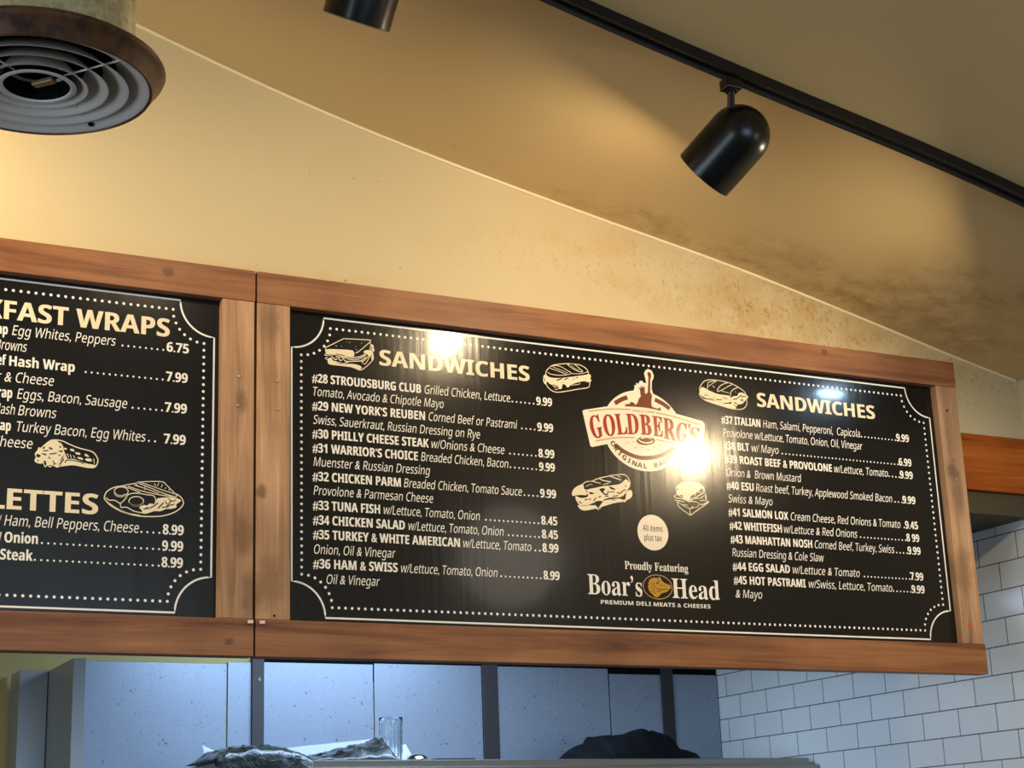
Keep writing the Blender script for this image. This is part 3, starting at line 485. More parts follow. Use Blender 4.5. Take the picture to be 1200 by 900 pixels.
('R',[(1.0999,0.6386),(1.1329,0.6358),(1.1343,0.5791),(1.0981,0.5836)]),('G',[(1.1405,0.6304),(1.1753,0.6295),(1.1653,0.5762),(1.1357,0.5792)]),('’',[(1.1753,0.6295),(1.1815,0.6286),
(1.1794,0.6147),(1.1743,0.6158)]),('S',[(1.1835,0.622),(1.2114,0.6196),(1.1981,0.5753),(1.1715,0.5798)])],'since':[(1.0073,0.6522),(1.0748,0.653),(1.0737,0.6468),(1.0069,0.6462)],'bagel':[(1.0707,0.5748),
(1.0696,0.5717),(1.0665,0.5687),(1.0619,0.566),(1.056,0.5637),(1.0491,0.562),(1.0419,0.561),(1.0347,0.5608),(1.028,0.5614),(1.0224,0.5628),(1.0181,0.5648),(1.0155,0.5673),(1.0147,0.5701),
(1.0159,0.5731),(1.0189,0.5761),(1.0234,0.5788),(1.0293,0.5811),(1.0361,0.5828),(1.0434,0.5838),(1.0506,0.5841),(1.0573,0.5835),(1.063,0.5822),(1.0673,0.5802),(1.07,0.5776),(1.0707,0.5748)],'bagel_light':[(3,[(1.0201,0.5741),
(1.0315,0.5676),(1.0518,0.5678),(1.0641,0.5733)]),(3,[(1.0288,0.5778),(1.046,0.5823),(1.0612,0.5796)])],'seeds':[(2,[(0.9858,0.5639),(0.9897,0.5627)]),(2,[(1.0035,0.5674),(1.0074,0.5662)]),
(2,[(1.0085,0.5524),(1.0125,0.5512)]),(2,[(1.0272,0.5539),(1.0312,0.5527)]),(2,[(1.0466,0.5501),(1.0505,0.549)]),(2,[(1.0648,0.5584),(1.0688,0.5573)]),(2,[(1.0841,0.566),(1.0881,0.5648)]),
(2,[(1.0832,0.5525),(1.0872,0.5513)]),(2,[(1.0994,0.5642),(1.1034,0.5631)])]},'BOAR':{'head':[(1.0231,0.1985),(1.0263,0.2032),(1.0245,0.2083),(1.0289,0.2115),(1.0278,0.2159),(1.0328,0.2165),
(1.0345,0.2208),(1.0393,0.2192),(1.0432,0.2242),(1.0472,0.2207),(1.0523,0.2222),(1.0542,0.2192),(1.0589,0.2255),(1.0641,0.219),(1.0659,0.2149),(1.0727,0.2103),(1.081,0.207),(1.0881,0.2061),
(1.0921,0.2026),(1.0917,0.1978),(1.0872,0.1946),(1.0821,0.1931),(1.0834,0.1908),(1.0767,0.1869),(1.0681,0.1853),(1.0608,0.182),(1.0562,0.177),(1.0502,0.1731),(1.0439,0.1735),(1.0385,0.1769),
(1.0353,0.181),(1.0305,0.1832),(1.0287,0.1879),(1.0246,0.1896),(1.0263,0.1939)],'lines':[(1.0,[(1.0542,0.2192),(1.056,0.2144),(1.0615,0.2129)]),(1.0,[(1.0485,0.2093),(1.0529,0.2113),
(1.0563,0.209),(1.0526,0.207),(1.0485,0.2093)]),(1.0,[(1.0418,0.1993),(1.0504,0.1952),(1.0644,0.1936),(1.0823,0.1956)]),(1.0,[(1.0374,0.2112),(1.0423,0.2054),(1.0401,0.1993)]),(1.0,[(1.0498,0.1876),
(1.0588,0.1895),(1.0643,0.1924)]),(1.0,[(1.0687,0.2035),(1.0749,0.2013)]),(1.0,[(1.033,0.199),(1.0379,0.1931),(1.0357,0.187)]),(1.0,[(1.0865,0.2042),(1.0891,0.2001)]),(1.0,[(1.041,0.1872),
(1.0441,0.1813)]),(1.0,[(1.0329,0.208),(1.0354,0.2036)]),(1.0,[(1.0596,0.2049),(1.0651,0.2033)])]}}

PY = .024                     # front face of the printed panels
M_PANEL = None
def panel_mat():
    m, nt, b = mat('black_menu_plastic'); L = nt.links
    b.inputs['Base Color'].default_value = srgb(16, 14, 14); b.inputs['Roughness'].default_value = .22
    b.inputs['Specular IOR Level'].default_value = .36; b.inputs['Coat Weight'].default_value = .40; b.inputs['Coat Roughness'].default_value = .085
    n1 = noise_tex(nt, coords(nt, (85, 1, .25)), 1.0, 2, .5)
    n2 = noise_tex(nt, coords(nt, (14, 1, .3)), 1.0, 2, .5)
    s = N(nt, 'ShaderNodeMath', operation='MULTIPLY_ADD'); L.new(n2, s.inputs[0]); s.inputs[1].default_value = 4.0; L.new(n1, s.inputs[2])
    n = N(nt, 'ShaderNodeBump'); L.new(s.outputs[0], n.inputs['Height']); n.inputs['Strength'].default_value = .16; n.inputs['Distance'].default_value = .0016
    L.new(n.outputs[0], b.inputs['Normal'])
    return m
M_PANEL = panel_mat()
def ink(name, col, rough=.22):
    m = plain(name, col, rough, 0, .36, .40, .085)
    return m
M_INK = ink('cream_print', srgb(246, 240, 228)); M_HEAD = ink('parchment_print', srgb(240, 224, 190)); M_KEY = ink('black_print', srgb(20, 18, 18))
M_RED_INK = ink('brick_red_print', srgb(166, 54, 42)); M_BROWN_INK = ink('brown_print', srgb(116, 62, 34)); M_TAN_INK = ink('tan_print', srgb(188, 140, 92)); M_GOLD_INK = ink('gold_print', srgb(190, 142, 50)); M_LOGO = ink('logo_cream_print', srgb(246, 232, 208))
M_LINE = ink('white_border_print', srgb(248, 246, 240))

# --- text: every string is typeset once with the built-in font, then fitted between its two ends
_TEXT = []
def want(key, s, x0, x1, z, cap, style, slant=0.0):
    _TEXT.append((key, s, x0, x1, z, cap, style, slant))
BOLD = {c: chr(0x1D400+ord(c)-65) for c in map(chr, range(65, 91))}
BOLD.update({c: chr(0x1D41A+ord(c)-97) for c in map(chr, range(97, 123))})
def serif(s): return ''.join(BOLD.get(c, c) for c in s)
def table(up_, lo_, dg_):
    t = {c: chr(up_+ord(c)-65) for c in map(chr, range(65, 91))}; t.update({c: chr(lo_+ord(c)-97) for c in map(chr, range(97, 123))})
    t.update({c: chr(dg_+ord(c)-48) for c in map(chr, range(48, 58))}); return t
SANS_B = table(0x1D5D4, 0x1D5EE, 0x1D7EC); SANS = table(0x1D5A0, 0x1D5BA, 0x1D7E2)
def setin(s, sty):
    if sty == 'S': return serif(s)
    t = SANS if sty in 'IT' else SANS_B
    return ''.join(t.get(c, c) for c in s)
STY = {'B': dict(off=0, sh=0, sx=.60), 'I': dict(off=0, sh=.20, sx=.60), 'H': dict(off=0, sh=0, sx=.82), 'S': dict(off=.0, sh=0, sx=.8), 'W': dict(off=0, sh=0, sx=1.2), 'T': dict(off=0, sh=0, sx=.7)}
WEIGHT = {'B': (-.00042, .00042), 'H': (-.0009, 0, .0009)}
def typeset():
    """{key: [(verts (x, z), faces)]} for all the wanted strings."""
    tmp, out = [], {}
    for key, s, x0, x1, z, cap, sty, slant in _TEXT:
        c = bpy.data.curves.new('typeset', 'FONT'); c.body = setin(s, sty)
        c.size = 1.0; c.offset = STY[sty]['off']; c.shear = STY[sty]['sh']; c.resolution_u = 3; c.fill_mode = 'FRONT'
        o = bpy.data.objects.new('typeset', c); COL.objects.link(o); tmp.append(o)
    cc = bpy.data.curves.new('typeset', 'FONT'); cc.body = setin('H', 'B'); cc.size = 1.0
    oc = bpy.data.objects.new('typeset', cc); COL.objects.link(oc)
    cs = bpy.data.curves.new('typeset', 'FONT'); cs.body = serif('H'); cs.size = 1.0
    os_ = bpy.data.objects.new('typeset', cs); COL.objects.link(os_)
    dg = bpy.context.evaluated_depsgraph_get(); dg.update()
    def grab(o):
        me = o.evaluated_get(dg).to_mesh(); vs = [v.co.copy() for v in me.vertices]; fs = [tuple(p.vertices) for p in me.polygons]
        o.evaluated_get(dg).to_mesh_clear(); return vs, fs
    capH = max(v.y for v in grab(oc)[0]); capS = max(v.y for v in grab(os_)[0])
    for (key, s, x0, x1, z, cap, sty, slant), o in zip(_TEXT, tmp):
        vs, fs = grab(o)
        if not vs: continue
        k = cap/(capS if sty == 'S' else capH); a, b = min(v.x for v in vs), max(v.x for v in vs)
        if x0 is None: sx = STY[sty]['sx']*k; ox = x1-b*sx
        elif x1 is None: sx = STY[sty]['sx']*k; ox = x0-a*sx
        else: sx = (x1-x0)/(b-a); ox = x0-a*sx
        for dx in WEIGHT.get(sty, (0,)):      # heavier faces are printed twice, a hair apart
            out.setdefault(key, []).append(([(ox+v.x*sx+dx, z+v.y*k+slant*(v.x-a)*sx) for v in vs], fs))
    for o in tmp+[oc, os_]:
        d = o.data; bpy.data.objects.remove(o); bpy.data.curves.remove(d)
    return out

def put_flat(bm, verts, faces, y, mi=0):
    vv = [bm.verts.new((x, y, z)) for x, z in verts]
    for f in faces:
        try: nf = bm.faces.new([vv[i] for i in f]); nf.material_index = mi
        except ValueError: pass

def smooth_line(p, k=5):
    if len(p) < 3: return p
    closed = p[0] == p[-1]; out = []; n = len(p)
    for i in range(n-1):
        p0 = p[i-1] if i > 0 else (p[-2] if closed else p[0]); p1, p2 = p[i], p[i+1]; p3 = p[i+2] if i+2 < n else (p[1] if closed else p[-1])
        for j in range(k):
            t = j/k
            out.append(tuple(.5*((2*p1[a])+(-p0[a]+p2[a])*t+(2*p0[a]-5*p1[a]+4*p2[a]-p3[a])*t*t+(-p0[a]+3*p1[a]-3*p2[a]+p3[a])*t**3) for a in (0, 1)))
    out.append(p[-1]); return out

def ribbon(bm, pts, wd, y, mi=0, sm=True):
    p = smooth_line(pts) if sm else pts
    p = [q for i, q in enumerate(p) if i == 0 or math.hypot(q[0]-p[i-1][0], q[1]-p[i-1][1]) > 1e-6]
    L_, R_ = [], []
    for i, q in enumerate(p):
        a = p[max(i-1, 0)]; b = p[min(i+1, len(p)-1)]; dx, dz = b[0]-a[0], b[1]-a[1]; l = math.hypot(dx, dz) or 1
        nx, nz = -dz/l*wd/2, dx/l*wd/2
        L_.append(bm.verts.new((q[0]+nx, y, q[1]+nz))); R_.append(bm.verts.new((q[0]-nx, y, q[1]-nz)))
    for i in range(len(p)-1):
        f = bm.faces.new((R_[i], R_[i+1], L_[i+1], L_[i])); f.material_index = mi

def poly(bm, pts, y, mi=0, sm=False):
    if sm: pts = smooth_line(list(pts)+[pts[0]], 4)[:-1]
    f = bm.faces.new([bm.verts.new((x, y, z)) for x, z in pts]); f.material_index = mi
    f.normal_update()
    if f.normal.y > 0: f.normal_flip()

def disc(bm, x, z, r, y, mi=0, n=12, rz=None):
    poly(bm, [(x+r*math.cos(2*PI*i/n), z+(rz or r)*math.sin(2*PI*i/n)) for i in range(n)], y, mi)

def arc(cx, cz, r, a0, a1, n=14): return [(cx+r*math.cos(math.radians(a0+(a1-a0)*i/n)), cz+r*math.sin(math.radians(a0+(a1-a0)*i/n))) for i in range(n+1)]

def border(bm_line, bm_dot, x0, x1, z0, z1, left=True, nr=.0795):
    """The printed border: a line with notched corners and a row of dots inside it, between world x0..x1, z0..z1."""
    wd = .0042
    pts = []
    pts += [(x1-nr, z1)]; pts += arc(x1, z1, nr, 180, 270)[1:]; pts += [(x1, z0+nr)]; pts += arc(x1, z0, nr, 90, 180)[1:]
    pts += [(x0+nr, z0)]
    if left: pts += arc(x0, z0, nr, 0, 90)[1:]; pts += [(x0, z1-nr)]; pts += arc(x0, z1, nr, 270, 360)[1:]
    else: pts = pts[:-1]+[(x0, z0)]; pts = [(x0, z1)]+pts
    if left: pts.append((x1-nr, z1))
    ribbon(bm_line, pts, wd, PY-.0003, sm=False)
    d, r, pt = .0235, .0033, .0160
    a0, a1, c0, c1 = x0+d, x1-d, z0+d, z1-d
    rr = nr-.007
    def row(pa, pb):
        l = math.hypot(pb[0]-pa[0], pb[1]-pa[1]); n = max(1, round(l/pt))
        for i in range(n+1): disc(bm_dot, pa[0]+(pb[0]-pa[0])*i/n, pa[1]+(pb[1]-pa[1])*i/n, r, PY-.0003, n=10)
    row((a0+(rr if left else 0), c1), (a1-rr, c1)); row((a0+(rr if left else 0), c0), (a1-rr, c0)); row((a1, c0+rr), (a1, c1-rr))
    if left: row((a0, c0+rr), (a0, c1-rr))
    for cx, cz, s0 in ((a1, c1, 180), (a1, c0, 90))+(((a0, c0, 0), (a0, c1, 270)) if left else ()):
        for q in arc(cx, cz, rr, s0, s0+90, 7)[1:-1]: disc(bm_dot, q[0], q[1], r, PY-.0003, n=10)

ZB = 2.0
H = .8832
RAIL_T, RAIL_B = .0757, .0814
C_RAIL = (srgb(100, 63, 40), srgb(140, 93, 61), srgb(164, 117, 81))
C_STILE = (srgb(118, 90, 64), srgb(172, 134, 100), srgb(202, 162, 126))
KN = srgb(70, 52, 40)
W_RAIL_T = wood('pine_top_rail', 0, *C_RAIL, [((-.21, 0, ZB+.853), (.012, .05, .010), KN), ((1.62, 0, ZB+.865), (.010, .05, .008), KN), ((1.30, 0, ZB+.84), (.06, .05, .018), srgb(128, 76, 44))], 1.0)
W_RAIL_B = wood('pine_bottom_rail', 0, *C_RAIL, [((-.06, 0, ZB+.03), (.010, .05, .007), KN)], 5.0)
W_STILE = wood('weathered_pine_stile', 2, *C_STILE, [((2.033, 0, ZB+.562), (.021, .06, .024), srgb(92, 72, 58)), ((2.045, 0, ZB+.49), (.018, .06, .05), srgb(112, 86, 64)), ((.012, 0, ZB+.365), (.013, .06, .014), KN), ((-.035, 0, ZB+.57), (.014, .06, .024), srgb(104, 78, 54)), ((.03, 0, ZB+.76), (.024, .06, .04), srgb(120, 92, 66)), ((.03, 0, ZB+.16), (.03, .06, .05), srgb(124, 92, 62)), ((2.03, 0, ZB+.28), (.03, .06, .06), srgb(128, 96, 68)), ((-.012, 0, ZB+.13), (.02, .06, .06), srgb(104, 76, 52)), ((-.03, 0, ZB+.26), (.02, .06, .04), srgb(112, 82, 56))], 2.0, .6)

def screw(parent, x, z, y=0.0, r=.0034, m=None):
    bm = bmesh.new(); M = Matrix.Translation((x, y, z)) @ Matrix.Rotation(PI/2, 4, 'X')
    lathe(bm, [(r, -.001), (r, .0008), (r*.75, .0018), (r*.2, .0022)], 12, M, True, True)
    obj('screw', bm, m or M_SCREW, parent, 40)

def make_frame(root, x0, x1, s0, s1, split=False):
    D = .038; g = .0006
    bm = bmesh.new(); box(bm, x0, x1, 0, D, ZB+H-RAIL_T+g, ZB+H, .0014); t = obj('top_rail', bm, W_RAIL_T, root, off=(x0, 0, ZB) if False else (0, 0, 0))
    bm = bmesh.new(); box(bm, x0, x1, -.0012, D, ZB, ZB+RAIL_B-g, .0014); b_ = obj('bottom_rail', bm, W_RAIL_B, root)
    bm = bmesh.new(); box(bm, x0+.0005, x0+s0, .0008, D, ZB+RAIL_B, ZB+H-RAIL_T, .0012); sl = obj('stile', bm, W_STILE, root)
    bm = bmesh.new(); box(bm, x1-s1, x1-.0015, .0008, D, ZB+RAIL_B, ZB+H-RAIL_T, .0012); sr = obj('stile', bm, W_STILE, root)
    bm = bmesh.new(); box(bm, x0+.03, x1-.03, PY, PY+.006, ZB+.04, ZB+H-.035); p = obj('panel', bm, M_PANEL, root)
    return t, b_, sl, sr, p

X0R, X1R = 0.0, 2.08
board = thing('menu_board', 'long black sandwich menu in a brown pine frame, round bagel shop logo at its middle', 'menu board', (1.04, .038, ZB), 'framed menu boards over the kitchen opening')
tR, bR, slR, srR, panR = make_frame(board, X0R, X1R, .0797, .0750)
board2 = thing('menu_board', 'breakfast wraps and omelettes menu in a brown pine frame, cut off by the photo edge', 'menu board', (-.94, .038, ZB), 'framed menu boards over the kitchen opening')
tL, bL, slL, srL, panL = make_frame(board2, -1.876, -.0045, .078, .0775)

for x, z in ((.0475, .6245), (.0495, .5575)): screw(slR, x, ZB+z)
for x, z in ((2.0415, .597), (2.0440, .5375)): screw(srR, x, ZB+z)
screw(srR, 2.0365, ZB+.737, r=.003, m=M_DARK)  # black head stands in for the shade in an empty hole
for x, z in ((-.0435, .6265), (-.0445, .5585)): screw(srL, x, ZB+z)
screw(slR, .043, ZB+.090, r=.0024, m=M_DARK)
for par, x in ((bL, -.0125), (bR, .0145)):
    bm = bmesh.new(); box(bm, x-.006, x+.006, -.005, -.001, ZB+.0705, ZB+.0775, .001); obj('chip', bm, M_CHIP, par, label='small white chip stuck on the rail')
bm = bmesh.new(); disc(bm, 2.034, ZB+.132, .0085, .0005, n=10, rz=.006); obj('paint_mark', bm, M_RED, srR, label='small red mark')

BX0, BX1, BZ0, BZ1 = .0797+.0121, 2.08-.0750-.0140, ZB+.0927, ZB+.797
bl, bd = bmesh.new(), bmesh.new(); border(bl, bd, BX0, BX1, BZ0, BZ1)
obj('border_line', bl, M_LINE, panR); obj('border_dots', bd, M_LINE, panR)
bl, bd = bmesh.new(), bmesh.new(); border(bl, bd, -1.70, -.0935, BZ0, BZ1+.0015, left=False)
obj('border_line', bl, M_LINE, panL); obj('border_dots', bd, M_LINE, panL)

CAP = .0212
def zl(z): return ZB+z
# (name, its end, description, its end or None, first leader dot or None, price, second line, its ends)
ENTRIES = [
 (.1420, .638, [('#28 STROUDSBURG CLUB', .4180), ('Grilled Chicken, Lettuce', .4276, .6581), 6, '9.99', ('Tomato, Avocado & Chipotle Mayo', .1440, .4771, .6059)]),
 (.1420, .572, [('#29 NEW YORK’S REUBEN', .4269), ('Corned Beef or Pastrami', .4367, .6749), 4, '9.99', ('Swiss, Sauerkraut, Russian Dressing on Rye', .1440, .5722, .5387)]),
 (.1420, .5055, [('#30 PHILLY CHEESE STEAK', .4350), ('w/Onions & Cheese', .4422, .6371), 7, '8.99', None]),
 (.1423, .4717, [('#31 WARRIOR’S CHOICE', .4059), ('Breaded Chicken, Bacon', .4141, .6460), 7, '9.99', ('Muenster & Russian Dressing', .1443, .4370, .4391)]),
 (.1424, .4050, [('#32 CHICKEN PARM', .3608), ('Breaded Chicken, Tomato Sauce', .3688, .6804), 4, '9.99', ('Provolone & Parmesan Cheese', .1443, .4434, .3722)]),
 (.1426, .3379, [('#33 TUNA FISH', .3073), ('w/Lettuce, Tomato, Onion', .3165, .5646), 13, '8.45', None]),
 (.1428, .3040, [('#34 CHICKEN SALAD', .3692), ('w/Lettuce, Tomato, Onion', .3785, .6268), 8, '8.45', None]),
 (.1428, .2706, [('#35 TURKEY & WHITE AMERICAN', .5099), ('w/Lettuce, Tomato', .5188, .7002), 2, '8.99', ('Onion, Oil & Vinegar', .1448, .3446, .2367)]),
 (.1428, .2038, [('#36 HAM & SWISS', .3491), ('w/Lettuce, Tomato, Onion', .3577, .6064), 10, '8.99', ('Oil & Vinegar', .1746, .3046, .1697)]),
 (1.2800, .6396, [('#37 ITALIAN', 1.4044), ('Ham, Salami, Pepperoni,  Capicola', 1.4126, 1.7364), 11, '9.99', ('Provolone w/Lettuce, Tomato, Onion, Oil, Vinegar', 1.2824, 1.7410, .6046)]),
 (1.2812, .5703, [('#38 BLT', 1.3618), ('w/ Mayo', 1.3699, 1.4567), 34, '6.99', None]),
 (1.2816, .5344, [('#39 ROAST BEEF & PROVOLONE', 1.6287), ('w/Lettuce, Tomato', 1.6364, 1.8202), 4, '9.99', ('Onion &  Brown Mustard', 1.2836, 1.5236, .4985)]),
 (1.2816, .4637, [('#40 ESU', 1.3667), ('Roast beef, Turkey, Applewood Smoked Bacon', 1.3737, 1.8264), 3, '9.99', ('Swiss & Mayo', 1.2836, 1.4237, .4289)]),
 (1.2816, .3935, [('#41 SALMON LOX', 1.4707), ('Cream Cheese, Red Onions & Tomato', 1.4787, 1.8463), 1, '9.45', None]),
 (1.2818, .3582, [('#42 WHITEFISH', 1.4464), ('w/Lettuce & Red Onions', 1.4535, 1.6947), 14, '8 99', None]),
 (1.2820, .3226, [('#43 MANHATTAN NOSH', 1.5410), ('Corned Beef, Turkey, Swiss', 1.5493, 1.8166), 4, '9.99', ('Russian Dressing & Cole Slaw', 1.2840, 1.5758, .2877)]),
 (1.2824, .2520, [('#44 EGG SALAD', 1.4616), ('w/Lettuce & Tomato', 1.4711, 1.6904), 14, '7.99', None]),
 (1.2824, .2167, [('#45 HOT PASTRAMI', 1.5084), ('w/Swiss, Lettuce, Tomato', 1.5188, 1.7963), 6, '9.99', ('& Mayo', 1.2850, 1.3674, .1818)]),
]
DOTS = {}
for i, (x, z, (nm, de, nd, pr, l2)) in enumerate(ENTRIES):
    k = 'R%d' % i; pl = x < 1
    want(k, nm[0], x, nm[1], zl(z), CAP, 'B'); want(k, de[0], de[1], de[2], zl(z), CAP, 'I')
    want(k, pr, .7308 if pl else 1.8631, .7745 if pl else 1.9074, zl(z), CAP, 'B')
    if l2: want(k, l2[0], l2[1], l2[2], zl(l2[3]), CAP, 'I')
    DOTS[k] = ((.7228 if pl else 1.8595), z+.0024, nd, -.01186)
want('HR0', 'SANDWICHES', .3123, .7135, zl(.6968), .0385, 'H'); want('HR1', 'SANDWICHES', 1.4000, 1.7945, zl(.6960), .0385, 'H')
LEFT = [
 (.6748, [('B', 'Turkey Bacon Wrap', None, -.5494), ('I', 'Egg Whites, Peppers', -.5399, -.3164), ('B', '6.75', -.2022, -.1521)], 8, ('I', '& Hash Browns', None, -.5074, .6401)),
 (.6060, [('B', 'Corned Beef', None, -.5500), ('B', 'Hash Wrap', -.5427, -.4043), ('B', '7.99', -.2020, -.1536)], 14, ('I', '& Cheese', -.5511, -.4474, .5704)),
 (.5352, [('B', 'Breakfast Wrap', None, -.5337), ('I', 'Eggs, Bacon, Sausage', -.5235, -.2875), ('B', '7.99', -.2032, -.1542)], 6, ('I', 'Browns', -.5197, -.4393, .4992)),
 (.4636, [('B', 'Healthy Wrap', None, -.5335), ('I', 'Turkey Bacon, Egg Whites', -.5212, -.2447), ('B', '7.99', -.2042, -.1557)], 2, ('I', 'Cheese', -.5690, -.4866, .4284)),
 (.2612, [('I', 'w/', None, -.5430), ('I', 'Ham, Bell Peppers, Cheese', -.5376, -.2548), ('B', '8.99', -.2025, -.1565)], 4, None),
 (.2256, [('B', 'w/', None, -.5420), ('B', 'Onion', -.5354, -.4677), ('B', '9.99', -.2030, -.1572)], 20, None),
 (.1896, [('B', 'w/', None, -.5490), ('B', 'Steak', -.5424, -.4767), ('B', '8.99', -.2036, -.1572)], 21, None)]
for i, (z, segs, nd, l2) in enumerate(LEFT):
    k = 'L%d' % i
    for st, s, a, b in segs: want(k, s, a, b, zl(z), .0222, st)
    if l2: want(k, l2[1], l2[2], l2[3], zl(l2[4]), .0222, 'I')
    if i == 1: want(k, 'Pepper', None, -.5575, zl(.5704), .0222, 'I')
    if i == 2: want(k, '& Hash', None, -.5262, zl(.4992), .0222, 'I')
    DOTS[k] = ({2: -.2241}.get(nd, -.2100), z+.0026, nd, -.01310 if nd > 2 else -.0137)
want('HL0', 'FAST WRAPS', -.5579, -.1971, zl(.7088), .0420, 'H'); want('HL0', 'BREAK', None, -.5625, zl(.7088), .0420, 'H')
want('HL1', 'ETTES', -.5335, -.3447, zl(.2958), .0440, 'H'); want('HL1', 'OMEL', None, -.5390, zl(.2958), .0440, 'H')
want('BOAR', 'Proudly Featuring', .9598, 1.1459, zl(.2398), .0200, 'S'); want('BOAR', 'Boar’s', .8519, 1.0067, zl(.1735), .0490, 'S'); want('BOAR', 'Head', 1.0942, 1.2360, zl(.1735), .0490, 'S'); want('BOAR', 'PREMIUM DELI MEATS & CHEESES', .8863, 1.2059, zl(.1508), .0098, 'W')
want('TAX', 'All items', 1.0186, 1.0770, zl(.3388), .0155, 'T'); want('TAX', 'plus tax', 1.0216, 1.0730, zl(.3150), .0155, 'T')
for i, ch in enumerate(ART['LOGO']['letters']): want('LG%d' % i, ch[0], 0, 1, 0, 1, 'S')
want('SINCE', 'SINCE 1949', 0, 1, 0, 1, 'W')
for i, ch in enumerate('ORIGINAL BAGELS'):
    if ch != ' ': want('AR%d' % i, ch, 0, None, 0, 1, 'W')
T = typeset()

def text_obj(name, key, m, parent, label=None):
    bm = bmesh.new()
    for i, (vs, fs) in enumerate(T.get(key, ())): put_flat(bm, vs, fs, PY-.0003-.00006*(i % 3))
    if key in DOTS:
        x, z, n, st = DOTS[key]
        for i in range(n): disc(bm, x+st*i, zl(z), .00235, PY-.0003, n=8)
    return obj(name, bm, m, parent, label=label)
for i, e in enumerate(ENTRIES): text_obj('menu_entry', 'R%d' % i, M_INK, panR, 'menu line %s in off-white print' % e[2][0][0].split(' ', 1)[1].title())
for k in ('HR0', 'HR1'): text_obj('heading', k, M_HEAD, panR, 'large SANDWICHES heading')
for i in range(len(LEFT)): text_obj('menu_entry', 'L%d' % i, M_INK, panL)
text_obj('heading', 'HL0', M_HEAD, panL, 'large BREAKFAST WRAPS heading'); text_obj('heading', 'HL1', M_HEAD, panL, 'large OMELETTES heading')

def illustration(key, parent, label, wmul=.62):
    bm = bmesh.new()
    for kind, wd, pts in ART['ART'][key]:
        pts = [(x, ZB+z) for x, z in pts]
        if kind == 'F': poly(bm, pts, PY-.0003, 0, True)
        elif kind == 'K': poly(bm, pts, PY-.0005, 1, True)
        elif kind == 'L': ribbon(bm, pts, wd*.001*wmul*1.5, PY-.0007, 0)
        else: ribbon(bm, pts, wd*.001*wmul*1.7, PY-.0009, 1)
    return obj('illustration', bm, [M_HEAD, M_KEY], parent, label=label)
for k, l in (('club_sandwich', 'line drawing of a club sandwich on square bread'), ('scored_roll', 'line drawing of a sandwich on a scored roll'), ('seeded_sub', 'line drawing of a sub sandwich seen from its end'), ('loaded_sub', 'line drawing of a loaded sub sandwich'), ('seeded_bun_burger', 'line drawing of a sandwich on a seeded bun')): illustration(k, panR, l)
illustration('burrito_wrap', panL, 'line drawing of a filled wrap'); illustration('egg_plate', panL, 'line drawing of an egg plate with toast')

# --- the round bagel shop logo
LG = ART['LOGO']
up = lambda pts: [(x, ZB+z) for x, z in pts]
bm = bmesh.new(); LM = [M_LOGO, M_BROWN_INK, M_TAN_INK, M_RED_INK, M_KEY]
LCX, LCZ, LRX, LRZ = 1.0372, ZB+.5985, .1200, .1060
disc(bm, LCX, LCZ, LRX, PY-.0003, 0, 64, LRZ)
poly(bm, up(LG['halo']), PY-.0004, 0); poly(bm, up(LG['ribbon']), PY-.0005, 0)
poly(bm, up(LG['statue']), PY-.0007, 1)
for wd, p in LG['lines']: ribbon(bm, up(p), wd*.0019, PY-.0006, 1)
for wd, p in LG['tan']: ribbon(bm, up(p), wd*.0012, PY-.0007, 2)
poly(bm, up(LG['bagel'])[:-1], PY-.0008, 1)
for wd, p in LG['bagel_light']: ribbon(bm, up(p), wd*.0011, PY-.0010, 0)
for wd, p in LG['seeds']: ribbon(bm, up(p), .0018, PY-.0008, 1, False)
def quad_text(key, q, y, mi):
    TL, TR, BR, BL = q
    for vs, fs in T.get(key, ()):
        hi_ = max(v[1] for v in vs); lo_ = min(v[1] for v in vs)
        out = []
        for u, v in vs:
            v = (v-lo_)/(hi_-lo_)
            t = (TL[0]+(TR[0]-TL[0])*u, TL[1]+(TR[1]-TL[1])*u); b_ = (BL[0]+(BR[0]-BL[0])*u, BL[1]+(BR[1]-BL[1])*u)
            out.append((b_[0]+(t[0]-b_[0])*v, ZB+b_[1]+(t[1]-b_[1])*v))
        put_flat(bm, out, fs, y, mi)
for i, (ch, q) in enumerate(LG['letters']):
    for j, d_ in enumerate((-.0011, 0, .0011)): quad_text('LG%d' % i, [(p[0]+d_, p[1]) for p in q], PY-.0010-j*.00006, 3)
quad_text('SINCE', LG['since'], PY-.0008, 2)
word = 'ORIGINAL BAGELS'
for i, ch in enumerate(word):
    key = 'AR%d' % i
    if key not in T: continue
    a = math.radians(207+(333-207)*i/(len(word)-1)); rx, rz = LRX*.86, LRZ*.87
    ox, oz = LCX+rx*math.cos(a), LCZ+rz*math.sin(a); rot = a+PI/2; k = .0125
    for vs, fs in T[key]:
        wd = max(v[0] for v in vs); c_, s_ = math.cos(rot), math.sin(rot)
        put_flat(bm, [(ox+((u-wd/2)*k)*c_-((v-.5)*k)*s_, oz+((u-wd/2)*k)*s_+((v-.5)*k)*c_) for u, v in vs], fs, PY-.0008, 4)
obj('shop_logo', bm, LM, panR, label='round cream logo with red GOLDBERG’S lettering and brown statue silhouette')

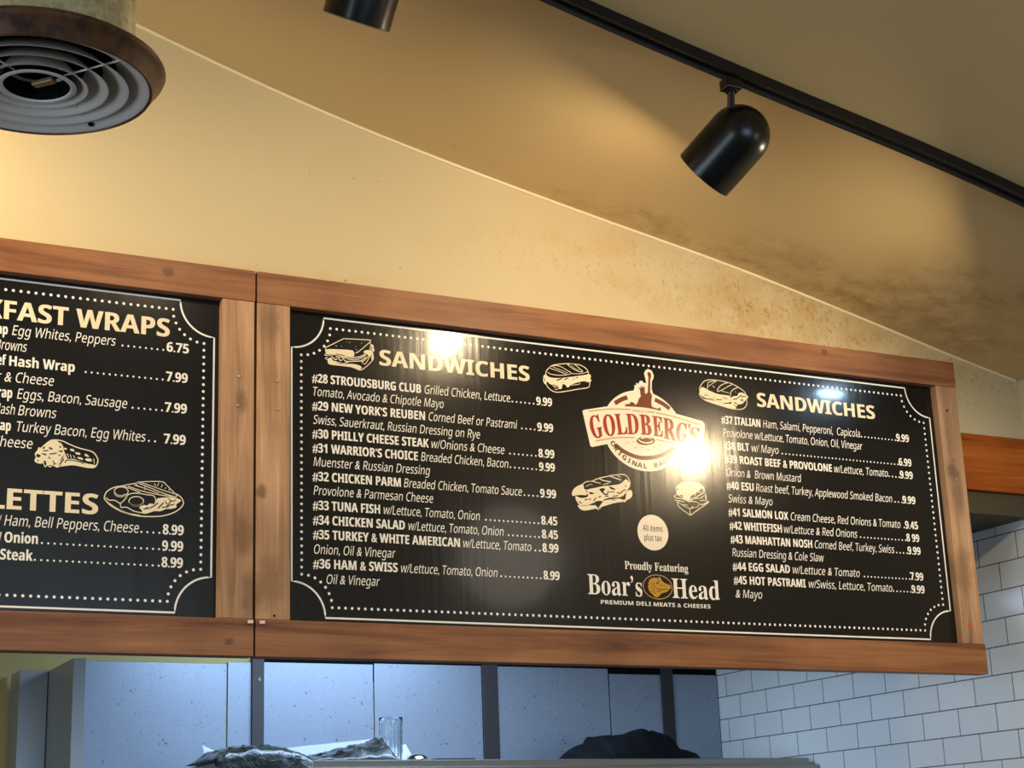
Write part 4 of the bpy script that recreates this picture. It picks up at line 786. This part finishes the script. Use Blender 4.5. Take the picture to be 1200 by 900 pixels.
bm = bmesh.new()
for vs, fs in T['BOAR']: put_flat(bm, vs, fs, PY-.0003, 0)
ex, ez, erx, erz = 1.0526, ZB+.1990, .0425, .0300
ribbon(bm, [(ex+erx*math.cos(2*PI*i/40), ez+erz*math.sin(2*PI*i/40)) for i in range(41)], .0022, PY-.0003, 2, False)
poly(bm, up(ART['BOAR']['head']), PY-.0003, 1)
for wd, p in ART['BOAR']['lines']: ribbon(bm, up(p), wd*.0012, PY-.0006, 3)
obj('supplier_logo', bm, [M_INK, M_GOLD_INK, M_TAN_INK, M_KEY], panR, label='white serif Boar’s Head lettering around a gold boar emblem')
bm = bmesh.new(); disc(bm, 1.048, ZB+.336, .0453, PY-.0003, 0, 48)
for vs, fs in T['TAX']: put_flat(bm, vs, fs, PY-.0006, 1)
obj('tax_note', bm, [M_LOGO, M_KEY], panR, label='cream disc reading All items plus tax')

# ------------------------------------------------------------------ track and spotlights
TY = -.780
bm = bmesh.new()
txs = [-1.5+i*.1 for i in range(38)]
for x0, x1 in zip(txs, txs[1:]):
    za, zb2 = zceil(x0), zceil(x1)
    prof = [(-.020, -.001), (-.020, -.025), (-.012, -.025), (-.009, -.016), (.009, -.016), (.012, -.025), (.020, -.025), (.020, -.001)]
    A = [bm.verts.new((x0, TY+y, za+z)) for y, z in prof]; B = [bm.verts.new((x1, TY+y, zb2+z)) for y, z in prof]
    for i in range(len(prof)-1): bm.faces.new((A[i], A[i+1], B[i+1], B[i]))
bmesh.ops.remove_doubles(bm, verts=bm.verts[:], dist=1e-5)
bmesh.ops.recalc_face_normals(bm, faces=bm.faces[:])
track = obj('light_track', bm, M_TRACK); tag(track, 'long black lighting track screwed along the sloping tan ceiling', 'light track')

def spotlight(label, mouth, aim, sx, power, joint=None):
    a = Vector(aim).normalized(); m_ = Vector(mouth); zt = zceil(sx)-.025
    root = thing('spotlight', label, 'spotlight', (sx, TY, zt), 'black spotlights on the ceiling track')
    bm = bmesh.new(); box(bm, sx-.019, sx+.019, TY-.017, TY+.017, zt-.032, zt-.007, .003); obj('track_adapter', bm, M_BLACK, root)
    # the can: open at the mouth, domed behind; local +Z runs from the mouth to the dome
    M = Matrix.Translation(m_) @ (-a).to_track_quat('Z', 'Y').to_matrix().to_4x4()
    R_, L_ = .0690, .116
    prof = [(R_-.0035, .085), (R_-.0035, .002), (R_-.002, 0), (R_, .0015), (R_, L_)]
    prof += [(R_*math.cos(t*PI/2/12), L_+R_*math.sin(t*PI/2/12)) for t in range(1, 12)]+[(.002, L_+R_)]
    bm = bmesh.new(); lathe(bm, prof, 56, M, cap1=True); obj('can', bm, M_BLACK, root, 50)
    bm = bmesh.new(); lathe(bm, [(.0655, .085), (.001, .085)], 40, M); obj('can_back', bm, M_DARK, root)
    bm = bmesh.new(); lathe(bm, [(.040, .085), (.046, RECESS+.040), (.045, RECESS+.034), (.034, RECESS+.029), (.018, RECESS+.0265), (.001, RECESS+.026)], 40, M); obj('bulb', bm, M_BULB, root, 60, label='glowing lamp inside the can')
    piv = m_-a*(L_*.98)
    top = Vector((sx, TY, zt-.031)); bot = Vector(joint) if joint else Vector((piv.x*.55+sx*.45, piv.y*.35+TY*.65, piv.z+.035))
    bm = bmesh.new(); tube(bm, top, bot, .0085, 14); lathe(bm, [(.013, 0), (.013, .006)], 14, Matrix.Translation(top-Vector((0, 0, .006))), True, True); obj('stem', bm, M_BLACK, root, 40)
    d = bpy.data.lights.new('lamp_light', 'POINT'); d.energy = power; d.specular_factor = 1.0; d.color = LAMP; d.shadow_soft_size = BULB_R
    lo_ = bpy.data.objects.new('lamp_light', d); COL.objects.link(lo_); lo_.parent = root; lo_.location = m_-a*RECESS-Vector(root.location)
    if BEAM_W:
        d = bpy.data.lights.new('lamp_beam', 'SPOT'); d.energy = BEAM_W*power/LAMP_W; d.color = LAMP; d.shadow_soft_size = .03; d.spot_size = math.radians(95); d.spot_blend = 1.0
        l2 = bpy.data.objects.new('lamp_beam', d); COL.objects.link(l2); l2.parent = root; l2.location = m_+a*.012-Vector(root.location)
        l2.rotation_euler = a.to_track_quat('-Z', 'Y').to_euler()
    return root
spotlight('black domed spotlight hanging whole in view under the track, turned to the menu', SPOT1, (-.361, .729, -.581), .803, LAMP_W, STEM1)
spotlight('black spotlight cut off by the top of the photo, only its open end showing', SPOT2, (-.105, .518, -.849), -.02, LAMP_W*S2)
spotlight('black spotlight farthest down the slope of the track, near the tiled wall', SPOT3, (-.60, .50, -.62), 1.86, LAMP_W*S3)
spotlight('black spotlight highest up the track, near the roof ridge beyond the round vent', SPOT4, (.1, .62, -.78), SPOT4[0]-.02, LAMP_W*S4)

# ------------------------------------------------------------------ round ceiling vent
VX, VY, VZ = -.711, -.988, 2.80
vent = thing('ceiling_vent', 'round rusty brown air vent with grey ring louvres on a hanging metal duct', 'air vent', (VX, VY, VZ))
VM = Matrix.Translation((VX, VY, VZ))
def rust_mat():
    m, nt, b = mat('rusty_brown_enamel'); L = nt.links
    n1 = noise_tex(nt, coords(nt), 26, 5, .65); r = ramp(nt, [(.36, srgb(42, 25, 14)), (.5, srgb(84, 50, 24)), (.75, srgb(104, 66, 34))]); L.new(n1, r.inputs[0])
    n2 = noise_tex(nt, coords(nt), 70, 3, .6); r2 = ramp(nt, [(.62, (0, 0, 0, 1)), (.70, (1, 1, 1, 1))]); L.new(n2, r2.inputs[0])
    L.new(mix(nt, mul(nt, r2.outputs[0], .7), r.outputs[0], srgb(44, 24, 14)), b.inputs['Base Color']); b.inputs['Roughness'].default_value = .45; b.inputs['Metallic'].default_value = .2
    return m
def galv_mat():
    m, nt, b = mat('galvanised_duct'); L = nt.links
    n1 = noise_tex(nt, coords(nt), 60, 4, .7); r = ramp(nt, [(.3, srgb(150, 138, 104)), (.7, srgb(204, 190, 146))]); L.new(n1, r.inputs[0])
    L.new(r.outputs[0], b.inputs['Base Color']); b.inputs['Roughness'].default_value = .58; b.inputs['Metallic'].default_value = .4
    bump(nt, b, n1, .2, .001); return m
M_RUST = rust_mat(); M_GALV = galv_mat()
M_LOUVRE = paint('grey_louvre_enamel', srgb(222, 216, 210), srgb(150, 138, 122), var=.5, rough=.5)
top = zceil(VX)-VZ+.02
bm = bmesh.new(); lathe(bm, [(.1520, .030), (.1520, .10), (.1528, .103), (.1520, .106), (.1520, top)], 64, VM); obj('duct', bm, M_GALV, vent, 40)
bm = bmesh.new(); lathe(bm, [(.1505, .032), (.160, .026), (.188, .012), (.1995, .004), (.2020, -.001), (.1995, -.006), (.1965, -.009), (.191, -.017), (.184, -.028), (.181, -.033), (.178, -.033), (.176, -.028)], 72, VM); obj('flange', bm, M_RUST, vent, 50)
for rr, dd in ((.1765, .050), (.1440, .040), (.1120, .036), (.0800, .030)):
    bm = bmesh.new()
    lathe(bm, [(rr, -.031), (rr-dd*.35, -.022), (rr-dd, .004), (rr-dd-.002, .004), (rr-dd*.35-.0025, -.022), (rr-.0035, -.0305), (rr, -.031)], 64, VM); obj('louvre_ring', bm, M_LOUVRE, vent, 50)
bm = bmesh.new(); lathe(bm, [(.062, -.031), (.058, -.033), (.053, -.032), (.052, -.029)], 48, VM); obj('hub', bm, M_LOUVRE, vent, 40)
bm = bmesh.new(); lathe(bm, [(.052, -.029), (.051, .004), (.001, .004)], 32, VM); lathe(bm, [(.1505, .030), (.001, .030)], 48, VM); obj('core_shade', bm, M_DARK, vent)  # black surfaces stand in for the shade inside hub and duct
for i in range(4):
    bm = bmesh.new()
    an = math.radians(38+90*i); c_, s_ = math.cos(an), math.sin(an); p = Vector((VX, VY, VZ-.024)); tube(bm, p+Vector((c_*.054, s_*.054, 0)), p+Vector((c_*.174, s_*.174, 0)), .0016, 8)
    obj('spoke', bm, M_LOUVRE, vent)
bm = bmesh.new(); box(bm, VX-.006, VX+.034, VY-.007, VY+.007, VZ-.030, VZ-.022, .002)
bmesh.ops.rotate(bm, verts=bm.verts[:], cent=(VX, VY, VZ), matrix=Matrix.Rotation(math.radians(-50), 3, 'Z')); obj('damper_lever', bm, plain('lever_brass', srgb(150, 122, 84), .45, .4), vent, label='tan metal lever inside the hub')
bm = bmesh.new(); lathe(bm, [(.005, -.0225), (.005, -.025), (.003, -.027), (.001, -.027)], 12, Matrix.Translation((VX+.115, VY+.114, VZ-.003))); obj('screw', bm, M_DARK, vent)

# ------------------------------------------------------------------ kitchen behind
KY = 1.704
PAN = [(.040, .490, 2.197, 'tall stainless wall sheet beside the folded steel casings'), (.4945, .5715, 2.203, 'narrow stainless filler sheet against the first dark strip'), (.6125, .991, 2.205, 'bright stainless wall sheet behind the plastic bags'), (.9965, 1.391, 2.209, 'stainless wall sheet behind the drinking glass'), (1.450, 1.892, 2.2085, 'widest dull stainless sheet, standing past the second dark strip'), (1.898, 2.112, 2.191, 'low stainless sheet behind the black cloth heap'), (2.160, 2.355, 2.194, 'stained stainless sheet in the corner against the white tiles')]
for x0, x1, zt, l in PAN:
    bm = bmesh.new(); dy = random.uniform(0, .004); box(bm, x0, x1, KY-.004-dy, KY+.002, .95, zt, .0008); o = obj('stainless_panel', bm, M_STEEL, off=(x0, KY, .95)); tag(o, l, 'wall panel', 'stainless sheets on the kitchen back wall')
for x0, x1, zt, l in ((.5720, .6120, 2.214, 'dark steel strip with a screw near its top, nearest the folded casings'), (1.3915, 1.4495, 2.213, 'dark steel strip between the glass and the black cloth'), (2.1125, 2.1595, 2.215, 'dark steel strip beside the corner sheet')):
    bm = bmesh.new(); box(bm, x0, x1, KY-.014, KY+.002, .95, zt, .001); o = obj('steel_strip', bm, M_STRIP, off=(x0, KY, .95)); tag(o, l, 'metal strip', 'dark strips between the stainless sheets')
    if x0 < 1:
        M = Matrix.Translation(((x0+x1)/2+.003, KY-.014, 2.150)) @ Matrix.Rotation(PI/2, 4, 'X'); bm = bmesh.new(); lathe(bm, [(.007, 0), (.006, .003), (.002, .005)], 12, M, False, True); obj('screw', bm, M_SCREW, o)
bm = bmesh.new(); box(bm, .572, 2.355, KY-.0012, KY+.005, 2.15, 2.285, .0004); o = obj('dark_band', bm, M_DARK, off=(.575, KY, 2.22)); tag(o, 'dark band along the wall above the stainless sheets', 'rail')  # thin black band on the wall above the sheets
# two folded steel casings at the end of the sheets
for x0, x1, y0, y1, zt, l in ((-.178, -.097, 1.575, 1.70, 2.150, 'folded steel casing set back behind its wider neighbour'), (-.094, -.058, 1.270, 1.70, 2.150, 'folded steel casing nearest the stainless sheets, standing forward')):
    bm = bmesh.new(); t_ = .003
    box(bm, x0, x1, y0, y0+t_, .0, zt, .0008); box(bm, x0, x0+t_, y0+t_, y1, .0, zt, .0008); box(bm, x1-t_, x1, y0+t_, y0+.04, 0, zt, .0008)
    bmesh.ops.remove_doubles(bm, verts=bm.verts[:], dist=1e-6)
    o = obj('steel_casing', bm, M_CASING, off=(x0, y0, 0)); tag(o, l, 'steel casing')

SZ = 1.860
shelf = thing('kitchen_shelf', 'wide stainless shelf along the kitchen wall, holding bags, glass and cloth', 'shelf', (1.3, 1.45, SZ-.05))
bm = bmesh.new(); box(bm, .30, 2.335, 1.16, 1.685, SZ-.045, SZ, .003); obj('shelf_top', bm, M_SHELF, shelf)
bm = bmesh.new(); box(bm, .30, 2.355, 1.135, 1.159, SZ-.075, SZ-.022, .003); obj('front_lip', bm, M_SHELF, shelf)
for x in (.5, 1.4, 2.25):
    bm = bmesh.new(); box(bm, x-.02, x+.02, 1.2, 1.685, SZ-.08, SZ-.0455, .002); box(bm, x-.02, x+.02, 1.655, 1.685, SZ-.3, SZ-.08, .002); obj('bracket', bm, M_SHELF, shelf)

m, nt, b = mat('clear_drinking_glass'); setv(b, Roughness=.02, IOR=1.45); b.inputs['Transmission Weight'].default_value = 1.0; b.inputs['Base Color'].default_value = (.93, .97, .98, 1)
M_GLASS = m
GX, GY = .888, 1.32
glass = thing('drinking_glass', 'clear fluted drinking glass standing upside up on the shelf', 'glass', (GX, GY, SZ))
n = 64; bm = bmesh.new(); GM = Matrix.Translation((GX, GY, SZ))
def flute(i, a): return a*(1+.04*math.cos(i*2*PI/n*16))
outer = [(.030, .0), (.0325, .003), (.0325, .020), (.0345, .030), (.0345, .108), (.0365, .113), (.0372, .124), (.0365, .1275)]
outer = [(r_*.98, z_*1.07) for r_, z_ in outer]
inner = [(r_*.98, z_*1.07) for r_, z_ in [(.0345, .1265), (.0335, .112), (.0315, .105), (.030, .03), (.028, .018), (.001, .017)]]
rings = []
for j, (r_, z_) in enumerate(outer+inner):
    fl = .018 < z_ < .118 and j < len(outer)
    rings.append([bm.verts.new(GM @ Vector((flute(i, r_)*math.cos(2*PI*i/n) if fl else r_*math.cos(2*PI*i/n), flute(i, r_)*math.sin(2*PI*i/n) if fl else r_*math.sin(2*PI*i/n), z_))) for i in range(n)])
for a_, b_ in zip(rings, rings[1:]):
    for i in range(n): bm.faces.new((a_[i], a_[(i+1) % n], b_[(i+1) % n], b_[i]))
bm.faces.new(list(reversed(rings[0]))); bm.faces.new(rings[-1])
obj('glass_body', bm, M_GLASS, glass, 60)

bm = bmesh.new(); lathe(bm, [(.034, 0), (.0345, .002), (.032, .004), (.029, .009), (.022, .0145), (.011, .0175), (.001, .018)], 40, Matrix.Translation((.918, 1.195, SZ)), True); lid = obj('metal_lid', bm, plain('polished_lid', srgb(210, 210, 212), .12, 1.0), smooth=50, off=(.918, 1.195, SZ)); tag(lid, 'small shiny domed metal lid lying beside the drinking glass', 'lid')
bm = bmesh.new(); box(bm, .965, 1.10, 1.17, 1.235, SZ, SZ+.004, .001); o = obj('flat_tray', bm, M_BLACK, off=(1.0, 1.2, SZ)); tag(o, 'thin black tray lying flat on the shelf edge', 'tray')

M_PAPER = plain('white_paper', srgb(226, 230, 236), .7)
def paper(name, label, pts, t=.0012):
    """A sheet given as rows of 3-D points, thickened."""
    bm = bmesh.new(); g = [[bm.verts.new(p) for p in row] for row in pts]
    for r0, r1 in zip(g, g[1:]):
        for i in range(len(r0)-1): bm.faces.new((r0[i], r0[i+1], r1[i+1], r1[i]))
    bmesh.ops.solidify(bm, geom=bm.faces[:], thickness=t)
    bmesh.ops.recalc_face_normals(bm, faces=bm.faces[:])
    o = obj(name, bm, M_PAPER, smooth=60, off=tuple(pts[0][0])); tag(o, label, 'paper'); return o

def crumple(name, label, cat, m, x0, x1, y0, y1, hfun, seed, amp, nx=70, ny=26, fr=26, eu=8, ridge=0.0, drape=0.0):
    """A crumpled heap on the shelf: closed sheet over the footprint, height from hfun(u, v)."""
    bm = bmesh.new(); top_, bot_ = [], []
    for j in range(ny+1):
        rt, rb = [], []
        for i in range(nx+1):
            u, v = i/nx, j/ny
            edge = min(1, eu*u, eu*(1-u))**.6*min(1, 5*v, 5*(1-v))**.6
            x, y = x0+(x1-x0)*u, y0+(y1-y0)*v
            q = Vector((x*fr, y*fr, seed))
            nz = noise.fractal(q, 1.0, 2.0, 4)
            rg = (1-abs(noise.noise(q*.45+Vector((3, 1, 0))))*2)*ridge
            h = max(.0, hfun(u, v)*edge + (nz*amp+rg)*edge)
            x += noise.noise(q*1.3+Vector((9, 0, 0)))*amp*.8*edge; y += noise.noise(q*1.3+Vector((0, 9, 0)))*amp*.8*edge
            dz = -drape*max(0, 1-v/.10)
            rt.append(bm.verts.new((x, y, SZ+.0015+h+dz))); rb.append(bm.verts.new((x0+(x1-x0)*u, y0+(y1-y0)*v, SZ+.0004+dz)))
        top_.append(rt); bot_.append(rb)
    for j in range(ny):
        for i in range(nx):
            bm.faces.new((top_[j][i], top_[j][i+1], top_[j+1][i+1], top_[j+1][i])); bm.faces.new((bot_[j+1][i], bot_[j+1][i+1], bot_[j][i+1], bot_[j][i]))
    for j in range(ny):
        bm.faces.new((top_[j+1][0], bot_[j+1][0], bot_[j][0], top_[j][0])); bm.faces.new((top_[j][nx], bot_[j][nx], bot_[j+1][nx], top_[j+1][nx]))
    for i in range(nx):
        bm.faces.new((top_[0][i], bot_[0][i], bot_[0][i+1], top_[0][i+1])); bm.faces.new((top_[ny][i+1], bot_[ny][i+1], bot_[ny][i], top_[ny][i]))
    o = obj(name, bm, m, smooth=70, off=((x0+x1)/2, (y0+y1)/2, SZ)); tag(o, label, cat); return o
def bag_mat(name, c0, c1):
    m, nt, b = mat(name); L = nt.links
    n1 = noise_tex(nt, coords(nt, (9, 9, 30)), 1.6, 4, .65, 1.2); r = ramp(nt, [(.40, c0), (.62, c1)]); L.new(n1, r.inputs[0]); L.new(r.outputs[0], b.inputs['Base Color'])
    b.inputs['Roughness'].default_value = .32; b.inputs['Coat Weight'].default_value = .12; b.inputs['Coat Roughness'].default_value = .05
    b.inputs['Specular IOR Level'].default_value = .3
    bump(nt, b, noise_tex(nt, coords(nt, (34, 18, 34)), 1.0, 3, .55, 1.5), .45, .006); return m
M_BAG = bag_mat('dark_filled_plastic', srgb(8, 10, 7), srgb(46, 50, 40))
M_BAG2 = bag_mat('grey_filled_plastic', srgb(8, 7, 6), srgb(60, 62, 60))
g = lambda u, c, s: math.exp(-((u-c)/s)**2)
crumple('plastic_bag', 'crumpled clear plastic bag of dark leaves slumped at the shelf end', 'bag', M_BAG, .270, .560, 1.098, 1.40, lambda u, v: .034*g(u, .50, .45)+.012*g(v, .55, .4), 2.0, .008, ny=40, drape=.05)
crumple('plastic_bag', 'long clear plastic bag of dark goods lying beside the drinking glass', 'bag', M_BAG2, .574, .852, 1.17, 1.38, lambda u, v: .012+.062*u**1.1*g(v, .62, .6), 7.0, .008, eu=14)
CLOTH = [(0, .004), (.03, .034), (.14, .046), (.20, .052), (.23, .076), (.40, .080), (.53, .098), (.64, .086), (.70, .082), (.76, .098), (.80, .080), (.84, .045), (.92, .026), (1, .004)]
def cloth_h(u, v):
    for a, b in zip(CLOTH, CLOTH[1:]):
        if u <= b[0]: return (a[1]+(b[1]-a[1])*(u-a[0])/(b[0]-a[0]))*(.45+.55*g(v, .5+.15*math.sin(u*9), .42))
    return .004
crumple('cloth_heap', 'heap of black cloth dropped on the shelf in front of the dull sheets', 'cloth', plain('black_cloth', srgb(13, 13, 16), .8, 0, .15), 1.556, 2.000, 1.27, 1.52, cloth_h, 4.0, .007, nx=110, ny=40, fr=13, eu=40, ridge=.017)
paper('paper_sheet', 'white paper sheet leaning on the wall behind the plastic bags', [[(.55+.058*i, 1.55, SZ+.002) for i in range(8)], [(.55+.058*i, 1.57, SZ+.062+max(0, i-1)*.0055) for i in range(8)]])
paper('paper_sheet', 'white paper scrap with a pointed corner behind the drinking glass', [[(.90, 1.50, SZ+.001), (.96, 1.49, SZ+.001), (1.045, 1.47, SZ+.001)], [(.91, 1.54, SZ+.05), (.96, 1.53, SZ+.058), (1.021, 1.51, SZ+.072)]])
paper('paper_sheet', 'white paper corner sticking up past the end of the slumped bag', [[(.335, 1.40, SZ+.002), (.38, 1.41, SZ+.002), (.44, 1.42, SZ+.012)], [(.330, 1.43, SZ+.064), (.385, 1.44, SZ+.040), (.44, 1.45, SZ+.048)]])

# kitchen ceiling light behind the menu boards, and an added, unseen globe for a broad glow on the panel
kl = thing('kitchen_light', 'long cool white ceiling light in the kitchen', 'ceiling light', (KLX, KLY, 2.46))
bm = bmesh.new(); box(bm, KLX-.6, KLX+.6, KLY-.09, KLY+.09, 2.43, 2.459, .006); obj('housing', bm, plain('white_housing', srgb(225, 225, 225), .5), kl)
m, nt, b = mat('cool_diffuser'); b.inputs['Emission Color'].default_value = (.62, .78, 1, 1); b.inputs['Emission Strength'].default_value = 3.0
bm = bmesh.new(); box(bm, KLX-.58, KLX+.58, KLY-.08, KLY+.08, 2.418, 2.4295, .004); obj('diffuser', bm, m, kl)
area('kitchen_tube', (KLX, KLY, 2.412), (KLX, KLY+.12, 0), 1.1, .14, KITCHEN_W, (.48, .69, 1.0))

m, nt, b = mat('frosted_globe'); b.inputs['Emission Color'].default_value = (1, .90, .74, 1); b.inputs['Emission Strength'].default_value = GLOBE
b.inputs['Base Color'].default_value = (.9, .87, .8, 1); b.inputs['Roughness'].default_value = .4
gx, gy, gz = 1.70, -2.0, 2.66
gl = thing('glow_globe', 'added unseen frosted globe that puts a broad glow on the menu panel', 'added lamp', (gx, gy, gz))
bm = bmesh.new(); M = Matrix.Translation((gx, gy, gz)); lathe(bm, [(.004, -.19)]+[(.19*math.sin(t*PI/16), -.19*math.cos(t*PI/16)) for t in range(1, 16)]+[(.004, .19)], 32, M, True, True); obj('globe', bm, m, gl, 60)
bm = bmesh.new(); lathe(bm, [(.05, .186), (.05, .205), (.012, .215), (.012, zceil(gx)-gz+.012)], 20, M); obj('cap', bm, M_BLACK, gl, 40)
# small cool ceiling light on the slope near the tiled side
cx, cy = 2.036, -.455; cz = zceil(cx)-.002
cl = thing('ceiling_light', 'small round cool white light fixed to the sloping ceiling near the tiled wall', 'ceiling light', (cx, cy, cz))
m, nt, b = mat('cool_led'); b.inputs['Emission Color'].default_value = (.55, .80, 1, 1); b.inputs['Emission Strength'].default_value = LED
M = Matrix.Translation((cx, cy, cz)) @ Matrix.Rotation(math.atan(.217), 4, 'Y')
bm = bmesh.new(); lathe(bm, [(.045, 0), (.045, -.012), (.040, -.016), (.034, -.016), (.034, -.008)], 32, M @ Matrix.Scale(1.25, 4), True); obj('trim_ring', bm, plain('white_trim', srgb(230, 230, 230), .4), cl, 40)
bm = bmesh.new(); lathe(bm, [(.034, -.010), (.02, -.014), (.001, -.015)], 32, M @ Matrix.Scale(1.25, 4)); obj('lens', bm, m, cl)
